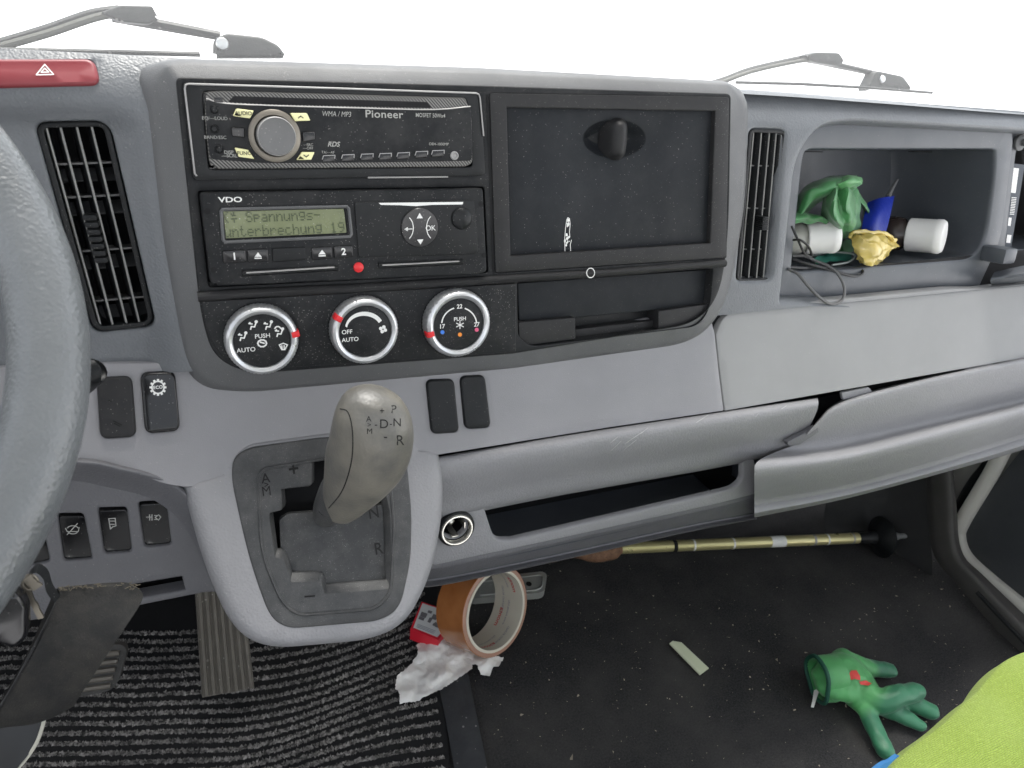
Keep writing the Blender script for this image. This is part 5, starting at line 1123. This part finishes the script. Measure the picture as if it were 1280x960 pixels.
gv.part('red_print', onglove([(462, 290), (474, 266), (505, 264), (526, 296), (528, 322), (495, 313), (466, 322)]), rp_)
gv.part('red_print', onglove([(520, 330), (560, 322), (592, 340), (572, 352), (530, 346)]), rp_)

# ------------------------------------------------------------------ THINGS IN THE CUBBY
def crinkle(g, amp, sc): return [v+Vector((noise.noise(v*sc), noise.noise(v*sc+Vector((3, 1, 7))), noise.noise(v*sc+Vector((9, 2, 4)))))*amp for v in g[0]], g[1]
def C(x, y, Y): return D(960+x/4, 160+y/4, Y)
ZB = D(1100, 330, YC+.05).z
g1 = C(310, 350, .08)
ug = Thing('work_glove', 'green work glove crumpled up inside the open dashboard cubby behind the bottle', 'glove', g1, 'D', 'green work gloves')
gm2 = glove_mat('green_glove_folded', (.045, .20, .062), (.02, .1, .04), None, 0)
def q(x, y, Y, r): return C(x, y, Y), r
A = [([C(120, 470, .060), C(150, 390, .062), C(205, 310, .066), C(290, 262, .066), C(380, 245, .062), C(455, 262, .060)], [.017, .016, .015, .017, .015, .010], .75),
     ([C(170, 460, .085), C(210, 400, .09), C(280, 360, .09)], [.020, .022, .020], .6),
     ([C(330, 280, .060), C(345, 340, .050), C(350, 400, .046), C(380, 470, .055)], [.013, .021, .024, .019], .62),
     ([C(400, 290, .070), C(420, 360, .066), C(430, 440, .070), C(420, 500, .08)], [.012, .016, .016, .012], .7),
     ([C(130, 460, .055), C(190, 450, .052), C(270, 445, .060)], [.013, .012, .010], .8),
     ([C(330, 540, .085), C(400, 590, .08)], [.016, .012], .8)]
gA = loft([[C(120, 450, .11), C(170, 320, .11), C(260, 262, .11), C(350, 240, .11), C(440, 244, .10)],
 [C(116, 462, .062), C(163, 335, .056), C(255, 272, .050), C(345, 246, .050), C(445, 244, .055)],
 [C(135, 468, .048), C(182, 362, .040), C(260, 302, .034), C(340, 282, .034), C(476, 262, .046)],
 [C(165, 466, .052), C(206, 398, .046), C(262, 352, .042), C(305, 338, .042), C(440, 305, .05)],
 [C(172, 470, .11), C(215, 404, .11), C(265, 362, .11), C(305, 350, .11), C(430, 315, .10)]], 40, 7)
gB = loft([[C(295, 295, .060), C(350, 268, .038), C(425, 285, .058)], [C(276, 345, .056), C(325, 335, .026), C(345, 332, .036), C(400, 325, .024), C(448, 340, .056)],
 [C(268, 410, .056), C(325, 410, .018), C(352, 405, .030), C(405, 400, .020), C(462, 405, .056)], [C(296, 478, .062), C(350, 490, .028), C(380, 480, .032), C(420, 476, .028), C(458, 468, .062)],
 [C(340, 545, .085), C(385, 552, .055), C(440, 520, .085)]], 40, 8)
gC = loft([[C(118, 430, .050), C(200, 425, .054), C(290, 432, .060)], [C(116, 450, .036), C(200, 448, .040), C(300, 452, .046)], [C(118, 480, .040), C(200, 476, .044), C(300, 480, .050)]], 24, 6)
gD = loft([[C(420, 330, .075), C(470, 400, .078), C(480, 470, .085)], [C(440, 320, .068), C(495, 400, .068), C(500, 480, .080)], [C(440, 320, .10), C(500, 410, .10), C(505, 480, .10)]], 20, 5)
gE = loft([[C(330, 560, .09), C(370, 560, .07), C(410, 560, .09)], [C(330, 640, .075), C(380, 640, .06), C(430, 610, .08)]], 14, 5)
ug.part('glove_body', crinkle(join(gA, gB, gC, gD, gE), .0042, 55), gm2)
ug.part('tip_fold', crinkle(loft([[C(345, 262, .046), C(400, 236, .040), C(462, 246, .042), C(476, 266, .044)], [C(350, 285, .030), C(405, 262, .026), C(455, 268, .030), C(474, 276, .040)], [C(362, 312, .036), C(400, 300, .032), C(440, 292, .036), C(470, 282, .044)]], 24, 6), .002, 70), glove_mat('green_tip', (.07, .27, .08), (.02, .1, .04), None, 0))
bvu = None
def bottle(name, label, P, Q, r, capl, body, lab, Ysh=0):
    """lies along P (cap end, near) -> Q"""
    ax = (P-Q).normalized(); ln = (P-Q).length; t = Thing(name, label, 'bottle', Q, 'D', 'small bottles lying in the cubby'); b0 = ln-capl
    t.part('bottle_body', lathe([(r*.85, 0), (r*.98, .004), (r, .01), (r, b0-.012), (r*.93, b0-.006), (r*.78, b0-.002), (r*.78, b0+.004)], Q, ax, 36), body)
    t.part('cap', lathe([(r*.90, b0), (r*.95, b0+.001), (r*.95, b0+capl*.72), (r*.97, b0+capl*.74), (r*.97, ln-.004), (r*.86, ln-.0008), (r*.6, ln), (.0001, ln-.0006)], Q, ax, 48, mod=lambda j, a: 1), G['white_plastic'])
    if lab: t.part('wrap_label', lathe([(r*1.006, .012), (r*1.008, b0-.018)], Q, ax, 36), lab); 
    return t
dk = flat('brown_bottle', (.030, .022, .020), .25); cl_ = flat('grey_bottle', (.30, .30, .27), .3)
lb = MatB('bottle_label'); wv = lb.n('ShaderNodeTexNoise', Scale=60, Detail=3); lb.l(lb.tc.outputs['Object'], wv.inputs['Vector']); lb.l(lb.mix(lb.ramp(wv.outputs[0], ((.46, 0), (.54, 1))), (.55, .56, .56), (.30, .31, .33)), lb.b.inputs['Base Color'])
bottle('small_bottle', 'small bottle with grey label and white cap lying beside the glove in the cubby', C(352, 540, .048), C(40, 556, .080), .0185, .034, cl_, lb.m)
t2 = bottle('small_bottle', 'dark brown bottle with white screw cap, the right one in the cubby', C(884, 545, .040), C(540, 522, .105), .0200, .038, dk, None)
# blue package with yellow wrap
bl_ = Thing('blue_package', 'blue plastic packet standing in crinkled yellow cellophane in the cubby', 'packet', C(530, 600, .07), 'D')
bm_ = plastic('blue_foil', (.012, .03, .30), .32, 'fine', 200, .6, var=.25)
bl_.part('packet', loft([[C(500, 372, .085), C(560, 350, .080), C(632, 340, .085)], [C(480, 440, .07), C(550, 430, .062), C(615, 420, .07)], [C(465, 520, .06), C(530, 525, .050), C(590, 520, .06)], [C(440, 600, .06), C(500, 610, .05), C(560, 600, .06)]], 20, 5), bm_)
bl_.part('spout', tube([C(600, 345, .085), C(622, 300, .088), C(648, 258, .090)], [.003, .002, .0012], 8), G['bez_side'])
ye = plastic('yellow_cellophane', (.58, .45, .13), .22, 'fine', 160, .9, var=.3, coat=.4)
bl_.part('cellophane', crinkle(loft([[C(410, 545, .050), C(430, 520, .045), C(560, 530, .040), C(640, 570, .045)], [C(420, 570, .036), C(470, 560, .028), C(560, 555, .026), C(648, 590, .036)], [C(430, 610, .030), C(480, 620, .020), C(560, 610, .018), C(640, 600, .030)], [C(450, 660, .030), C(500, 680, .022), C(560, 660, .022), C(610, 620, .034)], [C(460, 668, .045), C(510, 684, .045), C(560, 664, .045), C(600, 630, .05)]], 24, 6), .004, 130), ye)
bl_.part('rolled_edge', crinkle(([*tube(cat([C(x, y, .038) for x, y in ((405, 548), (432, 522), (520, 522), (590, 528), (640, 566))], 6), .0022, 8)[0]], tube(cat([C(x, y, .038) for x, y in ((405, 548), (432, 522), (520, 522), (590, 528), (640, 566))], 6), .0022, 8)[1]), .002, 200), ye)
# cables
cab = plastic('grey_cable', (.10, .10, .10), .4, None)
single('cable', tube(cat([C(x, y, Y) for x, y, Y in ((100, 705, .034), (150, 730, .026), (200, 790, .020), (260, 850, .016), (320, 880, .016), (370, 860, .016), (382, 800, .018), (350, 730, .024), (300, 690, .034), (240, 665, .044), (180, 640, .050), (120, 640, .055))], 8), .0016, 8), cab, 'thin grey cable looping out over the lower edge of the cubby', 'cable', C(300, 800, .03), 'D')
single('cable', tube(cat([C(x, y, Y) for x, y, Y in ((120, 655, .05), (200, 680, .040), (300, 705, .034), (400, 735, .030), (450, 740, .030), (475, 722, .032), (450, 700, .038), (380, 690, .044), (300, 690, .05), (200, 700, .04), (110, 695, .04))], 8), .0015, 8), plastic('dark_cable', (.03, .03, .032), .4), 'dark cable coiled flat on the cubby floor', 'cable', C(300, 700, .04), 'D')
single('cable', tube(cat([C(x, y, Y) for x, y, Y in ((118, 490, .030), (150, 560, .026), (185, 630, .028), (218, 640, .03), (200, 590, .026), (160, 560, .024), (125, 560, .03))], 8), .0012, 8), plastic('black_cable', (.012, .012, .012), .4), 'thin black wire draped in front of the labelled bottle', 'cable', C(160, 580, .03), 'D')
single('cable', tube(cat([C(x, y, Y) for x, y, Y in ((220, 640, .06), (300, 622, .06), (400, 625, .05), (432, 640, .046), (400, 670, .042), (320, 685, .042))], 8), .0011, 8), plastic('pale_wire', (.22, .25, .24), .4), 'thin pale green wire between the bottle and the yellow wrap', 'cable', C(350, 650, .05), 'D')
single('green_cloth', crinkle(loft([[C(230, 650, .05), C(330, 620, .06), C(420, 625, .06)], [C(240, 680, .045), C(330, 670, .045), C(410, 665, .045)]], 20, 5), .002, 90), flat('dark_green', (.01, .10, .07), .6), 'dark green cloth scrap lying flat at the cubby edge', 'cloth', C(330, 660, .05), 'D')
# carton leaning in the side nook
nb_ = Thing('leaning_carton', 'dark printed carton with pale corner leaning in the right hand nook', 'box', D(1255, 300, .06), 'D')
cq = [D(1254, 308, .050), D(1264, 309, .050), D(1281, 206, .052), D(1265, 204, .052)]
nb_.part('carton', prism(cq, Vector((0, 1, 0)), .05), flat('navy_card', (.035, .045, .06), .5), smooth=False)
def gy(P, u0, v0, u1, v1, l): f = lambda u, v: P[0].lerp(P[1], u).lerp(P[3].lerp(P[2], u), v)+Vector((0, -l, 0)); return [f(u0, v0), f(u1, v0), f(u1, v1), f(u0, v1)], [(0, 1, 2, 3)]
nb_.part('print', join(gy(cq, .0, .66, .55, .95, .0006), gy(cq, .25, .05, .75, .15, .0006), gy(cq, .2, .26, .5, .36, .0006), *[gy(cq, .25+.0*i, .40+.02*i, .7, .408+.02*i, .0006) for i in range(11)]), G['white_plastic'], smooth=False)

# ------------------------------------------------------------------ SEAT COVER
towel = MatB('lime_towel'); tw = towel.n('ShaderNodeTexBrick', Scale=210, offset=.5); tw.inputs['Mortar Size'].default_value = .045; tw.inputs['Mortar Smooth'].default_value = 1.0; tw.inputs['Color1'].default_value = (1, 1, 1, 1); tw.inputs['Color2'].default_value = (.7, .7, .7, 1); tw.inputs['Mortar'].default_value = (0, 0, 0, 1)
dn = towel.n('ShaderNodeTexNoise', Scale=60, Detail=3); towel.l(towel.tc.outputs['Object'], dn.inputs['Vector']); dad = towel.n('ShaderNodeVectorMath', operation='MULTIPLY_ADD'); towel.l(dn.outputs[1], dad.inputs[0]); dad.inputs[1].default_value = (.004,)*3; towel.l(towel.tc.outputs['Object'], dad.inputs[2]); towel.l(dad.outputs[0], tw.inputs['Vector'])
tnz = towel.n('ShaderNodeTexNoise', Scale=900, Detail=2); towel.l(towel.tc.outputs['Object'], tnz.inputs['Vector'])
tb1 = towel.mix(towel.ramp(tnz.outputs[0], ((.3, 0), (.7, 1))), (.38, .52, .065), (.54, .68, .14)); tb2 = towel.mix(towel.ramp(tw.outputs[0], ((0, 0), (1, 1))), (.24, .35, .03), tb1)
towel.l(tb2, towel.b.inputs['Base Color']); towel.b.inputs['Roughness'].default_value = .9; towel.b.inputs['Sheen Weight'].default_value = .15
tbm = towel.n('ShaderNodeBump', Strength=.8, Distance=.0012); tmx = towel.n('ShaderNodeMath', operation='MULTIPLY_ADD'); towel.l(tnz.outputs[0], tmx.inputs[0]); tmx.inputs[1].default_value = .4; towel.l(tw.outputs[0], tmx.inputs[2]); towel.l(tmx.outputs[0], tbm.inputs['Height']); towel.l(tbm.outputs[0], towel.b.inputs['Normal'])
ZS = -.30
sc_ = Thing('seat', 'passenger seat corner under a bright lime green towelling cover', 'seat', Wz(1250, 960, ZS), 'W')
E1 = [(1060, 1010), (1112, 958), (1150, 924), (1190, 889), (1230, 850), (1282, 813), (1400, 720)]
def srow(dx, dy, z): return [Wz(x+dx, y+dy, z) for x, y in E1]
sc_.part('cover', crinkle(loft([srow(4, 6, ZS-.16), srow(2, 3, ZS-.05), srow(0, 0, ZS-.012), srow(6, 8, ZS), srow(50, 60, ZS+.008), srow(150, 170, ZS+.010), srow(400, 400, ZS)], 90, 12), .0062, 24), towel.m)
sc_.part('blue_hem', tube(cat([Wz(x, y, ZS-.016) for x, y in ((1040, 1020), (1096, 966), (1112, 957), (1122, 950))], 5), .004, 8), flat('blue_cloth', (.05, .22, .50), .8))

# ------------------------------------------------------------------ WINDSCREEN AND WIPERS
gm_ = bpy.data.materials.new('dusty_glass'); gm_.use_nodes = True; n_t = gm_.node_tree; n_t.nodes.clear(); oo = n_t.nodes.new('ShaderNodeOutputMaterial'); m1 = n_t.nodes.new('ShaderNodeMixShader'); m2 = n_t.nodes.new('ShaderNodeMixShader')
tr_ = n_t.nodes.new('ShaderNodeBsdfTransparent'); tr_.inputs[0].default_value = (.96, .97, .96, 1); gls = n_t.nodes.new('ShaderNodeBsdfGlossy'); gls.inputs['Roughness'].default_value = .02; tl_ = n_t.nodes.new('ShaderNodeBsdfTranslucent'); tl_.inputs[0].default_value = (.9, .9, .9, 1)
m1.inputs[0].default_value = .05; m2.inputs[0].default_value = .08
n_t.links.new(tr_.outputs[0], m1.inputs[1]); n_t.links.new(gls.outputs[0], m1.inputs[2]); n_t.links.new(m1.outputs[0], m2.inputs[1]); n_t.links.new(tl_.outputs[0], m2.inputs[2]); n_t.links.new(m2.outputs[0], oo.inputs[0])
ws = Thing('windscreen', 'dusty clear windscreen above the dashboard with white glare outside', 'windscreen', (.4, .25, .03))
ws.part('glass', ([Vector((-.6, .245, .005)), Vector((1.4, .245, .005)), Vector((1.4, -.08, .85)), Vector((-.6, -.08, .85))], [(0, 1, 2, 3)]), gm_)
ws.part('rubber_gasket', tube([Vector((-.6, .246, .041)), Vector((.44, .246, .041)), Vector((.8, .246, .032)), Vector((1.4, .246, .018))], .005, 8), G['black2'])
wm = plastic('weathered_wiper', (.045, .047, .045), .55, 'fine', 500, .3, dust=.5, speck=100)
def wiper(pts_arm, pts_blade, hinge, tail, pivot, clip, cowl, label, Y=.30, k=1.0):
    t = Thing('windscreen_wiper', label, 'wiper', D(*pivot[0], Y), 'D', 'windscreen wipers outside the glass')
    t.part('arm', tube(cat([D(x, y, Y) for x, y in pts_arm], 5), .0052*k, 8, flatk=.8), wm)
    t.part('blade', tube(cat([D(x, y, Y-.012) for x, y in pts_blade], 5), .0034*k, 8), plastic('wiper_rubber', (.10, .10, .085), .5))
    t.part('hinge', slab(hinge, Y-.018, 3, 18, 2), wm); t.part('tail', tube([D(*tail[0], Y), D(*tail[1], Y)], [.0078*k, .0062*k], 8, flatk=.7), wm)
    pv = t.part('pivot_cover', slab(pivot, Y-.016, 5, 20, 3), wm); p = D(*clip, Y-.017); t.part('bolt', lathe([(.006, 0), (.005, .002), (.0001, .003)], p, seg=14), G['silver'], pv)
    t.part('cowl_edge', tube([D(x, y, Y-.02) for x, y in cowl], .0024, 6), wm)
wiper([(-60, 70), (0, 54), (60, 36), (112, 18), (150, 12)], [(-60, 76), (0, 59), (60, 42), (120, 22), (160, 15.5), (180, 18)], [(124, 16), (150, 6), (190, 7), (198, 22), (186, 30), (150, 27)], [(140, 20), (275, 45)], [(266, 72), (268, 48), (284, 41), (328, 46), (348, 56), (360, 72)], (278, 55), [(-60, 62), (60, 63.5), (170, 66), (250, 68)], 'left wiper with its arm folded behind the hazard button')
wiper([(880, 106), (905, 99), (940, 86), (1005, 71.5), (1020, 69)], [(880, 110), (905, 102), (945, 88), (1010, 75), (1045, 77)], [(1006, 70), (1020, 65), (1050, 66), (1056, 76), (1050, 83), (1020, 78)], [(1020, 76), (1094, 92)], [(1084, 112), (1088, 104), (1096, 88), (1130, 95), (1142, 112)], (1103, 99), [(920, 103), (1000, 105), (1090, 110), (1165, 116)], 'right wiper above the cubby, short arm over white glare', .42, .9)
